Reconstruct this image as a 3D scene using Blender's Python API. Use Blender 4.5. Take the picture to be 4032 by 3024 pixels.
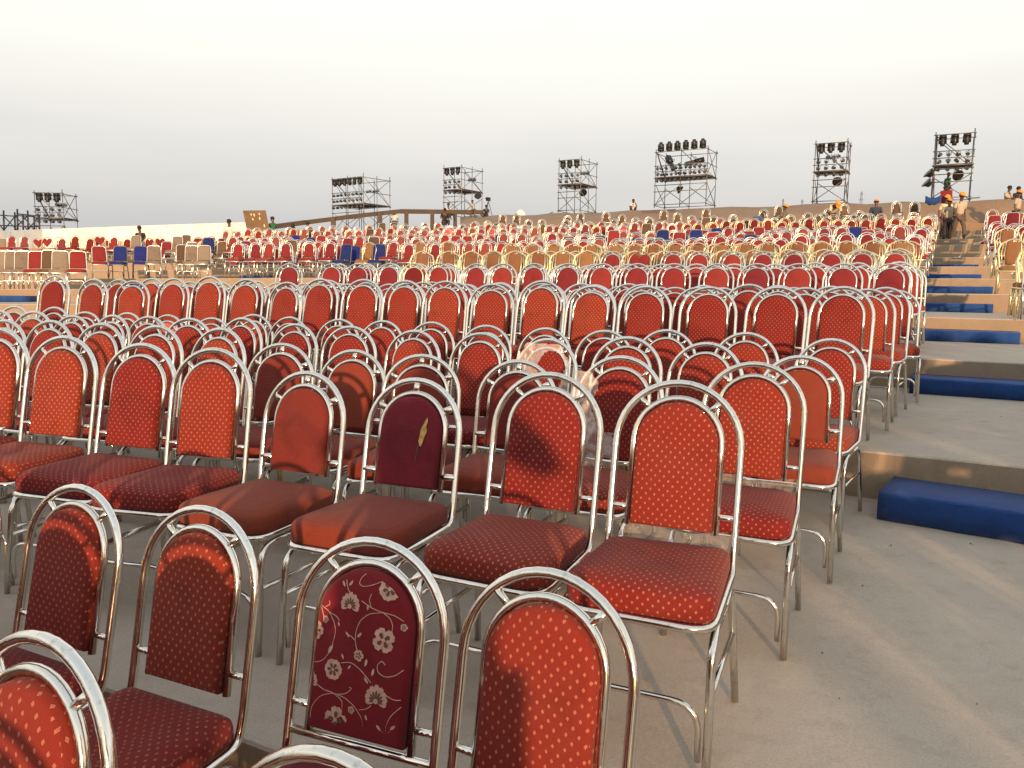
import bpy, math, random
from mathutils import Vector, Matrix, noise as mnoise
R_ = math.radians
rnd = random.Random(7)
for o in list(bpy.data.objects):
    bpy.data.objects.remove(o)
scene = bpy.context.scene
COL = scene.collection

# ------------------------------------------------------------------ camera
EYE = 1.2112
TH, PITCH, ROLL = .5204, .1259, .012
FPX = 3055.1
CXP, CYP = 2016., 1512.
fwd = Vector((-math.sin(TH)*math.cos(PITCH), math.cos(TH)*math.cos(PITCH), -math.sin(PITCH)))
rt = Vector((math.cos(TH), math.sin(TH), 0))
up = rt.cross(fwd)
rt2 = rt*math.cos(ROLL)+up*math.sin(ROLL)
up2 = up*math.cos(ROLL)-rt*math.sin(ROLL)
cam_d = bpy.data.cameras.new('camera')
cam = bpy.data.objects.new('camera', cam_d)
COL.objects.link(cam)
cam.matrix_world = Matrix(((rt2.x, up2.x, -fwd.x, 0), (rt2.y, up2.y, -fwd.y, 0), (rt2.z, up2.z, -fwd.z, EYE), (0, 0, 0, 1)))
cam_d.sensor_width = 36
cam_d.lens = 36*FPX/4032
cam_d.clip_start = .05
cam_d.clip_end = 6000
scene.camera = cam
CAM = Vector((0, 0, EYE))

# ------------------------------------------------------------------ sky, sun, exposure
SUN_EL = 6.6
SUN_AZ = 146.0          # clockwise from +Y
world = bpy.data.worlds.new('World')
scene.world = world
world.use_nodes = True
nt = world.node_tree
nt.nodes.clear()
w_out = nt.nodes.new('ShaderNodeOutputWorld')
w_bg = nt.nodes.new('ShaderNodeBackground')
w_sky = nt.nodes.new('ShaderNodeTexSky')
w_sky.sky_type = 'NISHITA'
w_sky.sun_disc = False
w_sky.sun_elevation = R_(SUN_EL)
w_sky.sun_rotation = R_(SUN_AZ)
w_sky.dust_density = 6
w_sky.air_density = 1.2
w_tc = nt.nodes.new('ShaderNodeTexCoord')
w_sep = nt.nodes.new('ShaderNodeSeparateXYZ')
nt.links.new(w_tc.outputs['Generated'], w_sep.inputs[0])
w_map = nt.nodes.new('ShaderNodeMapping')
w_map.inputs['Scale'].default_value = (1.2, 1.2, 7)
nt.links.new(w_tc.outputs['Generated'], w_map.inputs['Vector'])
w_noi = nt.nodes.new('ShaderNodeTexNoise')
w_noi.inputs['Scale'].default_value = 1.6
w_noi.inputs['Detail'].default_value = 4
nt.links.new(w_map.outputs[0], w_noi.inputs['Vector'])
w_mad = nt.nodes.new('ShaderNodeMath')
w_mad.operation = 'MULTIPLY_ADD'
w_mad.inputs[1].default_value = .10
nt.links.new(w_noi.outputs['Fac'], w_mad.inputs[0])
w_sub = nt.nodes.new('ShaderNodeMath')
w_sub.operation = 'SUBTRACT'
w_sub.inputs[1].default_value = .015
nt.links.new(w_sep.outputs['Z'], w_sub.inputs[0])
nt.links.new(w_sub.outputs[0], w_mad.inputs[2])
w_ramp = nt.nodes.new('ShaderNodeValToRGB')   # dusty evening haze by elevation
nt.links.new(w_mad.outputs[0], w_ramp.inputs['Fac'])
els = w_ramp.color_ramp.elements
els[0].position = 0.0
els[0].color = (.48, .49, .51, 1)
els[1].position = 1.0
els[1].color = (.62, .68, .74, 1)
for pos, c in ((.105, (.555, .552, .555)), (.15, (.64, .622, .61)), (.21, (.765, .74, .70)), (.27, (.86, .835, .76)), (.33, (.94, .93, .84)), (.39, (.99, .985, .90)), (.62, (.76, .79, .79))):
    e_ = els.new(pos)
    e_.color = (*c, 1)
w_add = nt.nodes.new('ShaderNodeMix')
w_add.data_type = 'RGBA'
w_add.blend_type = 'ADD'
w_add.inputs['Factor'].default_value = 1
w_mul = nt.nodes.new('ShaderNodeMix')
w_mul.data_type = 'RGBA'
w_mul.blend_type = 'MULTIPLY'
w_mul.inputs['Factor'].default_value = 1
w_mul.inputs[7].default_value = (.25, .25, .25, 1)
nt.links.new(w_sky.outputs[0], w_mul.inputs[6])
w_mul2 = nt.nodes.new('ShaderNodeMix')
w_mul2.data_type = 'RGBA'
w_mul2.blend_type = 'MULTIPLY'
w_mul2.inputs['Factor'].default_value = 1
w_mul2.inputs[7].default_value = (9.9, 9.9, 9.9, 1)
nt.links.new(w_ramp.outputs[0], w_mul2.inputs[6])
nt.links.new(w_mul.outputs[2], w_add.inputs[6])
nt.links.new(w_mul2.outputs[2], w_add.inputs[7])
nt.links.new(w_add.outputs[2], w_bg.inputs['Color'])
w_bg.inputs['Strength'].default_value = .1
nt.links.new(w_bg.outputs[0], w_out.inputs[0])

sun_d = bpy.data.lights.new('sun', 'SUN')
sun_d.energy = 5.0
sun_d.color = (1, .60, .31)
sun_d.angle = R_(1.1)
sun = bpy.data.objects.new('sun', sun_d)
COL.objects.link(sun)
sdir = Vector((math.sin(R_(SUN_AZ))*math.cos(R_(SUN_EL)), math.cos(R_(SUN_AZ))*math.cos(R_(SUN_EL)), math.sin(R_(SUN_EL))))
sun.rotation_euler = sdir.to_track_quat('Z', 'Y').to_euler()
sun.location = sdir*60
scene.view_settings.view_transform = 'Standard'
scene.view_settings.look = 'None'
scene.view_settings.exposure = .13
scene.view_settings.gamma = 1
scene.render.engine = 'CYCLES'
scene.render.resolution_x = 1024
scene.render.resolution_y = 768

# ------------------------------------------------------------------ geometry of the place
RC = 24.97            # radius of the bank's centre behind the camera
Y1, DT = 4.893, 3.418
LEV = [0, .283, .572, .866, 1.165, 1.469, 1.80, 2.15, 2.68, 3.05, 3.58]
RIS = [1.385]+[Y1+DT*(k-1) for k in range(1, 12)]    # RIS[k] = riser in front of terrace k ; RIS[0] = 1.475
def level(k):
    return LEV[k] if k >= 0 else -.283*(-k)
def zoff(s):
    return -.0135*max(0., min(-s, 45)-7.5)
def polar(s, yr):
    a = s/(RC+yr)
    return Vector(((RC+yr)*math.sin(a), (RC+yr)*math.cos(a)-RC, 0)), a
def ray(px, py):
    x = (px-CXP)/FPX
    y = (CYP-py)/FPX
    return fwd+rt2*x+up2*y
def pix(px, py, d):
    return CAM+ray(px, py)*d
def arc_s(px, py, yr):
    v = ray(px, py)
    rr = RC+yr
    a = v.x*v.x+v.y*v.y
    b = 2*RC*v.y
    c = RC*RC-rr*rr
    t = (-b+math.sqrt(b*b-4*a*c))/2/a
    P = CAM+v*t
    return rr*math.atan2(P.x, P.y+RC), P.z
def project(P):
    d = P-CAM
    z = d.dot(fwd)
    return CXP+FPX*d.dot(rt2)/z, CYP-FPX*d.dot(up2)/z, z

# ------------------------------------------------------------------ materials
MAT = {}
def new_mat(name):
    m = bpy.data.materials.new(name)
    m.use_nodes = True
    t = m.node_tree
    b = t.nodes['Principled BSDF']
    MAT[name] = m
    return m, t, b
def mth(t, op, a, b=None, c=None):
    n = t.nodes.new('ShaderNodeMath')
    n.operation = op
    for i, v in enumerate((a, b, c)):
        if v is None:
            continue
        if isinstance(v, (int, float)):
            n.inputs[i].default_value = v
        else:
            t.links.new(v, n.inputs[i])
    return n.outputs[0]
def mixc(t, fac, a, b, mode='MIX'):
    n = t.nodes.new('ShaderNodeMix')
    n.data_type = 'RGBA'
    n.blend_type = mode
    for i, v in ((0, fac), (6, a), (7, b)):
        if isinstance(v, (int, float)):
            n.inputs[i].default_value = v
        elif isinstance(v, tuple):
            n.inputs[i].default_value = (*v, 1)
        else:
            t.links.new(v, n.inputs[i])
    return n.outputs[2]
def noise(t, vec, scale, detail=3, rough=.55, dist=0):
    n = t.nodes.new('ShaderNodeTexNoise')
    n.inputs['Scale'].default_value = scale
    n.inputs['Detail'].default_value = detail
    n.inputs['Roughness'].default_value = rough
    n.inputs['Distortion'].default_value = dist
    if vec is not None:
        t.links.new(vec, n.inputs['Vector'])
    return n.outputs['Fac']
def ramp(t, fac, p0, p1, v0=0., v1=1.):
    n = t.nodes.new('ShaderNodeMapRange')
    n.inputs[1].default_value = p0
    n.inputs[2].default_value = p1
    n.inputs[3].default_value = v0
    n.inputs[4].default_value = v1
    t.links.new(fac, n.inputs[0])
    return n.outputs[0]
def bump(t, b, h, strength, dist=.01):
    n = t.nodes.new('ShaderNodeBump')
    n.inputs['Strength'].default_value = strength
    n.inputs['Distance'].default_value = dist
    t.links.new(h, n.inputs['Height'])
    t.links.new(n.outputs[0], b.inputs['Normal'])
def simple(name, col, rough=.6, metal=0., var=.12, scale=8, bmp=0.):
    m, t, b = new_mat(name)
    tc = t.nodes.new('ShaderNodeTexCoord')
    n = noise(t, tc.outputs['Object'], scale, 4)
    v = ramp(t, n, .3, .7, 1-var, 1+var)
    hsv = t.nodes.new('ShaderNodeHueSaturation')
    hsv.inputs['Color'].default_value = (*col, 1)
    t.links.new(v, hsv.inputs['Value'])
    t.links.new(hsv.outputs[0], b.inputs['Base Color'])
    b.inputs['Roughness'].default_value = rough
    b.inputs['Metallic'].default_value = metal
    if bmp:
        bump(t, b, n, bmp)
    return m
def metal(name, col, r0, r1, dirt=.25):
    m, t, b = new_mat(name)
    tc = t.nodes.new('ShaderNodeTexCoord')
    oi = t.nodes.new('ShaderNodeObjectInfo')
    n = noise(t, tc.outputs['Object'], 9, 5, .6)
    n2 = noise(t, tc.outputs['Object'], 55, 3, .6)
    b.inputs['Metallic'].default_value = 1
    t.links.new(ramp(t, n, .3, .75, r0, r1), b.inputs['Roughness'])
    spots = ramp(t, n2, .56, .74, 0, dirt)
    tint = mixc(t, oi.outputs['Random'], col, tuple(c*k for c, k in zip(col, (.92, .9, .86))))
    t.links.new(mixc(t, spots, tint, (.30, .24, .17)), b.inputs['Base Color'])
    return m
metal('chrome', (.82, .80, .75), .05, .2, .5)
metal('chrome_far', (.95, .92, .85), .2, .35, .08)
metal('gold_metal', (.88, .78, .50), .3, .45, .1)
metal('gold_dull', (.55, .42, .28), .35, .5, .2)
metal('gold_pale', (.93, .84, .60), .28, .42, .1)
metal('galvanised', (.21, .215, .215), .45, .65, .3)
def fabric(name, col, dots=None, weave=.25, fade=.25, dot_far=False, rib=False):
    m, t, b = new_mat(name)
    tc = t.nodes.new('ShaderNodeTexCoord')
    oi = t.nodes.new('ShaderNodeObjectInfo')
    sep = t.nodes.new('ShaderNodeSeparateXYZ')
    t.links.new(tc.outputs['Object'], sep.inputs[0])
    sn = t.nodes.new('ShaderNodeSeparateXYZ')
    t.links.new(tc.outputs['Normal'], sn.inputs[0])
    x, y, z = sep.outputs[0], sep.outputs[1], sep.outputs[2]
    # per object offset of the pattern
    px = mth(t, 'MULTIPLY', oi.outputs['Random'], 3.7)
    side = mth(t, 'GREATER_THAN', mth(t, 'ABSOLUTE', sn.outputs[0]), .72)
    topf = mth(t, 'GREATER_THAN', mth(t, 'ABSOLUTE', sn.outputs[2]), .72)
    u = mth(t, 'ADD', mth(t, 'ADD', mth(t, 'MULTIPLY', x, mth(t, 'SUBTRACT', 1, side)), mth(t, 'MULTIPLY', y, side)), px)
    v = mth(t, 'ADD', mth(t, 'MULTIPLY', z, mth(t, 'SUBTRACT', 1, topf)), mth(t, 'MULTIPLY', y, topf))
    var = ramp(t, oi.outputs['Random'], 0, 1, .78, 1.18)
    n = noise(t, tc.outputs['Object'], 5, 4, .6)
    n2 = noise(t, tc.outputs['Object'], 420, 2, .7)
    grey = tuple(.55*c+.45*(sum(col)/3*1.35) for c in col)
    base = mixc(t, ramp(t, n, .42, .78, 0, fade), col, grey)
    wn = noise(t, tc.outputs['Object'], 11, 2)
    wv = mth(t, 'MULTIPLY', mth(t, 'SUBTRACT', wn, .5), .011)
    u = mth(t, 'ADD', u, wv)
    v = mth(t, 'ADD', v, wv)
    ns = t.nodes.new('ShaderNodeVectorMath')
    ns.operation = 'ADD'
    t.links.new(tc.outputs['Object'], ns.inputs[0])
    t.links.new(oi.outputs['Random'], ns.inputs[1])
    stn = noise(t, ns.outputs[0], 7, 5, .65, .6)
    base = mixc(t, ramp(t, stn, .52, .74, 0, .5), base, tuple(c*.45 for c in col))
    if dots:
        pu, pv = .0262, .0285
        def lat(off):
            a = mth(t, 'ABSOLUTE', mth(t, 'SUBTRACT', mth(t, 'FRACT', mth(t, 'ADD', mth(t, 'DIVIDE', u, pu), off)), .5))
            c = mth(t, 'ABSOLUTE', mth(t, 'SUBTRACT', mth(t, 'FRACT', mth(t, 'ADD', mth(t, 'DIVIDE', v, pv), off)), .5))
            return mth(t, 'ADD', a, mth(t, 'MULTIPLY', c, .82))
        d = mth(t, 'MINIMUM', lat(0), lat(.5))
        out = ramp(t, d, .112, .142, 1, 0)
        core = ramp(t, d, .04, .06, .5, 1)
        wear = ramp(t, noise(t, tc.outputs['Object'], 3.2, 3), .35, .6, .55, 1)
        base = mixc(t, mth(t, 'MULTIPLY', mth(t, 'MULTIPLY', out, core), wear), base, dots)
    hsv = t.nodes.new('ShaderNodeHueSaturation')
    t.links.new(base, hsv.inputs['Color'])
    t.links.new(mth(t, 'MULTIPLY', var, ramp(t, n2, .3, .7, 1-.3*weave, 1+.3*weave)), hsv.inputs['Value'])
    t.links.new(ramp(t, oi.outputs['Random'], 0, 1, .492, .506), hsv.inputs['Hue'])
    t.links.new(hsv.outputs[0], b.inputs['Base Color'])
    b.inputs['Roughness'].default_value = .85
    b.inputs['Sheen Weight'].default_value = .06
    b.inputs['Sheen Roughness'].default_value = .5
    b.inputs['Specular IOR Level'].default_value = .2
    hgt = n2
    if rib:
        w = mth(t, 'SINE', mth(t, 'MULTIPLY', z, 900))
        hgt = mth(t, 'ADD', n2, mth(t, 'MULTIPLY', w, .5))
    bump(t, b, mth(t, 'ADD', hgt, mth(t, 'MULTIPLY', n, 4)), .35, .002)
    return m
fabric('dotted_fabric', (.182, .0175, .011), dots=(.40, .165, .105))
fabric('rust_fabric', (.172, .026, .015), weave=.5, fade=.4, rib=True)
fabric('maroon_fabric', (.175, .012, .020), weave=.5, fade=.3, rib=True)
fabric('floral_ground', (.17, .010, .016), weave=.3, fade=.15)
fabric('crimson_fabric', (.20, .022, .024), weave=.2)
fabric('rose_fabric', (.20, .045, .038), weave=.2)
fabric('dark_red_fabric', (.15, .016, .013), weave=.2)
fabric('ochre_fabric', (.22, .108, .05), weave=.2)
fabric('brown_fabric', (.105, .068, .042), weave=.2)
fabric('pink_fabric', (.42, .075, .07), weave=.2)
fabric('orange_fabric', (.70, .30, .06), weave=.2)
fabric('navy_fabric', (.012, .024, .16), weave=.2)
fabric('dusty_cover', (.21, .172, .137), weave=.4, fade=.5)
simple('under_board', (.05, .035, .03), .8)
simple('yellow_tape', (.62, .36, .04), .5)
simple('thread', (.50, .30, .23), .7, var=.2, scale=90)
simple('thread_dark', (.12, .05, .035), .8, var=.2)
simple('foam', (.52, .34, .10), .95, var=.3, scale=60, bmp=.6)
simple('black_plastic', (.012, .012, .013), .4)
simple('lens_glass', (.05, .055, .06), .12)
simple('lamp_grey', (.028, .028, .028), .45)
simple('plank_wood', (.10, .075, .05), .8, var=.3)
simple('plywood', (.17, .105, .05), .8, var=.25, scale=2.5)
simple('beam_concrete', (.085, .066, .048), .85, var=.2, scale=1.2, bmp=.3)
simple('skin', (.10, .052, .033), .5)
simple('hair', (.010, .009, .008), .7)
simple('helmet_orange', (.80, .30, .03), .35)
simple('shirt_beige', (.42, .37, .29), .85)
simple('shirt_cream', (.66, .58, .38), .85)
simple('shirt_white', (.70, .68, .63), .85)
simple('shirt_blue', (.05, .09, .22), .85)
simple('shirt_navy', (.03, .04, .07), .85)
simple('shirt_green', (.03, .14, .06), .85)
simple('shirt_black', (.015, .015, .016), .85)
simple('shirt_camo', (.13, .12, .09), .85, var=.5, scale=14)
simple('trousers_dark', (.035, .03, .028), .85)
simple('trousers_brown', (.10, .075, .055), .85)
simple('leather', (.02, .015, .012), .5)
simple('ground_dust', (.20, .155, .11), .95, var=.2, scale=.15)
simple('hill_haze', (.42, .41, .40), 1.0)

def blue_carpet():
    m, t, b = new_mat('blue_carpet')
    tc = t.nodes.new('ShaderNodeTexCoord')
    n = noise(t, tc.outputs['Object'], 3, 4)
    n2 = noise(t, tc.outputs['Object'], 260, 3, .7)
    c = mixc(t, ramp(t, n, .35, .7), (.006, .045, .20), (.010, .075, .29))
    c = mixc(t, ramp(t, noise(t, tc.outputs['Object'], 14, 5, .7), .60, .78, 0, .35), c, (.20, .17, .14))
    c = mixc(t, ramp(t, noise(t, tc.outputs['Object'], 140, 4, .75), .35, .7, .35, 0), c, (.002, .012, .06))
    c = mixc(t, ramp(t, noise(t, tc.outputs['Object'], 90, 3, .8), .62, .75, 0, .5), c, (.05, .10, .25))
    t.links.new(c, b.inputs['Base Color'])
    b.inputs['Roughness'].default_value = .95
    b.inputs['Sheen Weight'].default_value = .08
    bump(t, b, mth(t, 'ADD', n2, mth(t, 'MULTIPLY', noise(t, tc.outputs['Object'], 5, 3, .5, 1.), 6)), .6, .005)
blue_carpet()
def concrete(name, ca, cb, stain):
    m, t, b = new_mat(name)
    tc = t.nodes.new('ShaderNodeTexCoord')
    P = tc.outputs['Object']
    n = noise(t, P, .9, 6, .6, .4)
    scuff = noise(t, P, 2.6, 7, .72, 1.2)
    n2 = noise(t, P, 7, 5, .65)
    n3 = noise(t, P, 160, 3, .6)
    c = mixc(t, ramp(t, n, .3, .7), ca, cb)
    c = mixc(t, ramp(t, n2, .54, .76, 0, .45), c, stain)
    c = mixc(t, ramp(t, scuff, .5, .72, 0, .4), c, tuple(min(1, v*1.22) for v in cb))
    c = mixc(t, ramp(t, noise(t, P, 23, 4, .7), .68, .78, 0, .22), c, tuple(v*.55 for v in stain))
    mp = t.nodes.new('ShaderNodeMapping')
    mp.inputs['Scale'].default_value = (1, 1, .12)
    t.links.new(P, mp.inputs['Vector'])
    drip = noise(t, mp.outputs[0], 11, 4, .6)
    c = mixc(t, ramp(t, drip, .55, .75, 0, .22), c, tuple(v*.6 for v in stain))
    hs = t.nodes.new('ShaderNodeHueSaturation')
    t.links.new(c, hs.inputs['Color'])
    t.links.new(ramp(t, n3, .3, .7, .86, 1.14), hs.inputs['Value'])
    t.links.new(hs.outputs[0], b.inputs['Base Color'])
    b.inputs['Roughness'].default_value = .9
    bump(t, b, mth(t, 'ADD', mth(t, 'MULTIPLY', n3, .3), n2), .25, .01)
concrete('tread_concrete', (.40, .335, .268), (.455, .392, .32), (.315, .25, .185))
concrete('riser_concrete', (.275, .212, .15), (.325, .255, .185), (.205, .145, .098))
concrete('crest_earth', (.22, .145, .092), (.27, .185, .12), (.17, .105, .065))
def white_sheet():
    m, t, b = new_mat('white_sheeting')
    tc = t.nodes.new('ShaderNodeTexCoord')
    n = noise(t, tc.outputs['Object'], .8, 4)
    t.links.new(mixc(t, ramp(t, n, .4, .7), (.86, .84, .80), (.74, .69, .62)), b.inputs['Base Color'])
    b.inputs['Roughness'].default_value = .7
    bump(t, b, n, .4, .1)
white_sheet()
def plastic(nm='clear_plastic', a0=.03, a1=.30, col=(.82, .78, .76, 1)):
    m, t, b = new_mat(nm)
    b.inputs['Base Color'].default_value = col
    b.inputs['Roughness'].default_value = .18
    tc = t.nodes.new('ShaderNodeTexCoord')
    n = noise(t, tc.outputs['Object'], 13, 4, .6, 2.)
    lw = t.nodes.new('ShaderNodeLayerWeight')
    lw.inputs['Blend'].default_value = .35
    al = mth(t, 'ADD', ramp(t, n, .3, .75, a0, a0+(a1-a0)*.45), mth(t, 'MULTIPLY', lw.outputs['Facing'], (a1-a0)*.8))
    t.links.new(al, b.inputs['Alpha'])
    bump(t, b, n, .5, .01)
plastic()
plastic('milky_plastic', .22, .72, (.80, .72, .68, 1))

# ------------------------------------------------------------------ mesh helpers
def mk_mesh(name, verts, faces, mats, midx=None, smooth=True):
    me = bpy.data.meshes.new(name)
    me.from_pydata([tuple(v) for v in verts], [], faces)
    for m in mats:
        me.materials.append(MAT[m])
    if midx:
        me.polygons.foreach_set('material_index', midx)
    if smooth:
        me.polygons.foreach_set('use_smooth', [True]*len(me.polygons))
    me.update()
    return me
class G:
    """collects geometry"""
    def __init__(s):
        s.v = []
        s.f = []
        s.m = []
        s.flat = []
    def add(s, v, f, m=0):
        o = len(s.v)
        s.v += [Vector(p) for p in v]
        s.f += [tuple(i+o for i in q) for q in f]
        s.m += [m]*len(f)
    def tube(s, pts, r, n=8, closed=False, caps=True, m=0, flat=1.):
        pts = [Vector(p) for p in pts]
        N = len(pts)
        tang = []
        for i in range(N):
            a = pts[i-1] if (i > 0 or closed) else pts[i]
            b = pts[(i+1) % N] if (i < N-1 or closed) else pts[i]
            d = b-a
            tang.append(d.normalized() if d.length > 1e-9 else Vector((0, 0, 1)))
        t0 = tang[0]
        ref = Vector((0, 0, 1)) if abs(t0.z) < .8 else Vector((1, 0, 0))
        nrm = (ref-t0*ref.dot(t0)).normalized()
        vs = []
        for i in range(N):
            t_ = tang[i]
            nrm = (nrm-t_*nrm.dot(t_)).normalized()
            bi = t_.cross(nrm)
            rr = r[i] if isinstance(r, (list, tuple)) else r
            for k in range(n):
                a = 2*math.pi*k/n
                vs.append(pts[i]+nrm*(math.cos(a)*rr)+bi*(math.sin(a)*rr*flat))
        fs = []
        for i in range(N if closed else N-1):
            j = (i+1) % N
            for k in range(n):
                l = (k+1) % n
                fs.append((i*n+k, i*n+l, j*n+l, j*n+k))
        if caps and not closed:
            fs.append(tuple(reversed(range(n))))
            fs.append(tuple((N-1)*n+k for k in range(n)))
        s.add(vs, fs, m)
    def box(s, c, d, m=0, rot=None):
        c = Vector(c)
        vs = []
        for x in (-1, 1):
            for y in (-1, 1):
                for z in (-1, 1):
                    p = Vector((x*d[0]/2, y*d[1]/2, z*d[2]/2))
                    if rot:
                        p = rot @ p
                    vs.append(c+p)
        s.add(vs, [(0, 1, 3, 2), (4, 6, 7, 5), (0, 4, 5, 1), (2, 3, 7, 6), (0, 2, 6, 4), (1, 5, 7, 3)], m)
    def rings(s, rings, m=0, cap0=True, cap1=True):
        n = len(rings[0])
        vs = [p for r in rings for p in r]
        fs = []
        for i in range(len(rings)-1):
            for k in range(n):
                l = (k+1) % n
                fs.append((i*n+k, i*n+l, (i+1)*n+l, (i+1)*n+k))
        if cap0:
            fs.append(tuple(reversed(range(n))))
        if cap1:
            fs.append(tuple((len(rings)-1)*n+k for k in range(n)))
        s.add(vs, fs, m)
    def mesh(s, name, mats, smooth=True):
        return mk_mesh(name, s.v, s.f, mats, s.m if len(mats) > 1 else None, smooth)
def link(name, data, parent=None, loc=None, rotz=None):
    o = bpy.data.objects.new(name, data)
    COL.objects.link(o)
    if parent:
        o.parent = parent
    if loc is not None:
        o.location = loc
    if rotz is not None:
        o.rotation_euler = (0, 0, rotz)
    return o
LABELS = {}
def tag(o, label, cat, group=None):
    LABELS.setdefault(label, []).append(o.name)
    o['label'] = label
    o['category'] = cat
    if group:
        o['group'] = group
    return o
def struct(o, kind='structure', label=None):
    o['kind'] = kind
    if label:
        o['label'] = label
    return o
def arc3(c, u, w, r, a0, a1, n):
    c, u, w = Vector(c), Vector(u), Vector(w)
    return [c+u*(r*math.cos(a0+(a1-a0)*i/n))+w*(r*math.sin(a0+(a1-a0)*i/n)) for i in range(n+1)]
def fillet(pts, rad, n=5):
    """round the corners of a polyline"""
    pts = [Vector(p) for p in pts]
    out = [pts[0]]
    for i in range(1, len(pts)-1):
        p, a, b = pts[i], pts[i-1], pts[i+1]
        r = rad[i] if isinstance(rad, (list, tuple)) else rad
        if r <= 0:
            out.append(p)
            continue
        da, db = (a-p), (b-p)
        r1 = min(r, da.length*.49, db.length*.49)
        s_, e_ = p+da.normalized()*r1, p+db.normalized()*r1
        for k in range(n+1):
            t_ = k/n
            out.append(s_*(1-t_)**2+p*2*t_*(1-t_)+e_*t_*t_)
    out.append(pts[-1])
    return out

# ------------------------------------------------------------------ terraces
def terrace(k, y0, y1, z0, z1, th0=-64, th1=30, mat_t='tread_concrete', mat_r='riser_concrete'):
    g = G()
    N = int((th1-th0)/1.0)
    a_ = [R_(th0+(th1-th0)*i/N) for i in range(N+1)]
    def P(a, yr, z):
        s = a*(RC+yr)
        return ((RC+yr)*math.sin(a), (RC+yr)*math.cos(a)-RC, z+zoff(s))
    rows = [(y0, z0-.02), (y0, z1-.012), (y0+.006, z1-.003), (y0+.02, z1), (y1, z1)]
    jit = [(rnd.gauss(0, .006), rnd.gauss(0, .004)) for a in a_]
    vs = [P(a, y+(jit[i][0] if q < 4 else 0), z+(jit[i][1] if 0 < q < 4 else 0)) for q, (y, z) in enumerate(rows) for i, a in enumerate(a_)]
    fs, ms = [], []
    n = N+1
    for j in range(len(rows)-1):
        for i in range(N):
            fs.append((j*n+i, j*n+i+1, (j+1)*n+i+1, (j+1)*n+i))
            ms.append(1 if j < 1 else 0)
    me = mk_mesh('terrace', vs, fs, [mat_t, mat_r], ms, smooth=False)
    return struct(link('terrace', me))
for k in range(-3, 11):
    y0 = RIS[0] if k == 0 else Y1+DT*(k-1)
    terrace(k, y0, Y1+DT*k+.01 if k != -1 else RIS[0]+.01, level(k-1), level(k))
terrace(11, RIS[11]+.1, RIS[11]+.75, 3.58, 4.1, th0=-34, mat_t='crest_earth', mat_r='crest_earth')
# ground sheet to the horizon, below the bank
g = G()
g.add([(-4000, -4000, -1.4), (4000, -4000, -1.4), (4000, 4000, -1.4), (-4000, 4000, -1.4)], [(0, 1, 2, 3)])
struct(link('ground', g.mesh('ground', ['ground_dust'], False)))

# crest embankment behind the top terrace: runs away to the left
CREST = [(4700, 776, 30), (4200, 782, 33), (3700, 794, 36), (3280, 803, 40.5), (2700, 823, 45.5), (2280, 838, 48.5), (1950, 850, 52), (1812, 855, 54)]
g = G()
cr = [pix(*c) for c in CREST]
# foot of the slope on the top terrace
foot = []
for c in CREST:
    s_, z_ = arc_s(c[0], c[1], RIS[11]+.74)
    P, a = polar(s_, RIS[11]+.74)
    foot.append(Vector((P.x, P.y, 4.09+zoff(s_)*.6)))
n = len(CREST)
def crest_pts(i):
    f_, c_ = foot[i], cr[i]
    m1 = f_.lerp(c_, .55)
    m1.z = f_.z+(c_.z-f_.z)*.62
    d = (c_-f_)
    d.z = 0
    d.normalize()
    return [f_+Vector((0, 0, -.6)), f_, m1, c_-d*.25+Vector((0, 0, -.03)), c_, c_+d*14+Vector((0, 0, -.1)), c_+d*20+Vector((0, 0, -7))]
sub = []
for i in range(n-1):
    for q in range(6):
        a, b = crest_pts(i), crest_pts(i+1)
        sub.append([u.lerp(v, q/6)+Vector((0, 0, .05*math.sin(i*2.3+q*1.7))) for u, v in zip(a, b)])
sub.append(crest_pts(n-1))
w_ = len(sub[0])
vs = [p for r in sub for p in r]
fs = [(i*w_+j, i*w_+j+1, (i+1)*w_+j+1, (i+1)*w_+j) for i in range(len(sub)-1) for j in range(w_-1)]
fs.append(tuple((len(sub)-1)*w_+j for j in range(w_)))
me = mk_mesh('embankment', vs, fs, ['crest_earth'], smooth=True)
struct(link('embankment', me))

# ------------------------------------------------------------------ blue carpeted steps
def carpet_step(x0, x1, k, depth=.40, hgt=.145, skew=0., dy=0., label=''):
    """box standing in front of riser k (between terraces k-1 and k) in an aisle parallel to Y"""
    xc = (x0+x1)/2
    rr = RC+RIS[k]
    yb = math.sqrt(rr*rr-xc*xc)-RC
    g = G()
    w = (x1-x0)/2
    a = math.atan2(xc, yb+RC)
    r = .018
    prof = [(0, 0), (-depth, 0), (-depth-.004, hgt*.5), (-depth, hgt-r), (-depth+r*.4, hgt-r*.3), (-depth+r*1.4, hgt), (0, hgt)]
    nx = 14
    rg = []
    for i in range(nx+1):
        x = -w+2*w*i/nx
        ring = []
        for j, (y, z) in enumerate(prof):
            wob = .006*math.sin(i*1.9+j*2.1+k) if 0 < j < 6 else 0
            yy = y+wob if y < -.01 else y
            ring.append((x, yy, max(0, z+wob*.6) if z > 0 else 0))
        rg.append(ring)
    g.rings(rg)
    s_ = a*rr
    o = link('carpeted_step', g.mesh('carpeted_step', ['blue_carpet'], True), loc=(xc, yb-.012+dy, level(k-1)+zoff(s_)+.003), rotz=-a+skew)
    return tag(o, label, 'step', 'blue carpeted half steps in the aisles')
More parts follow.
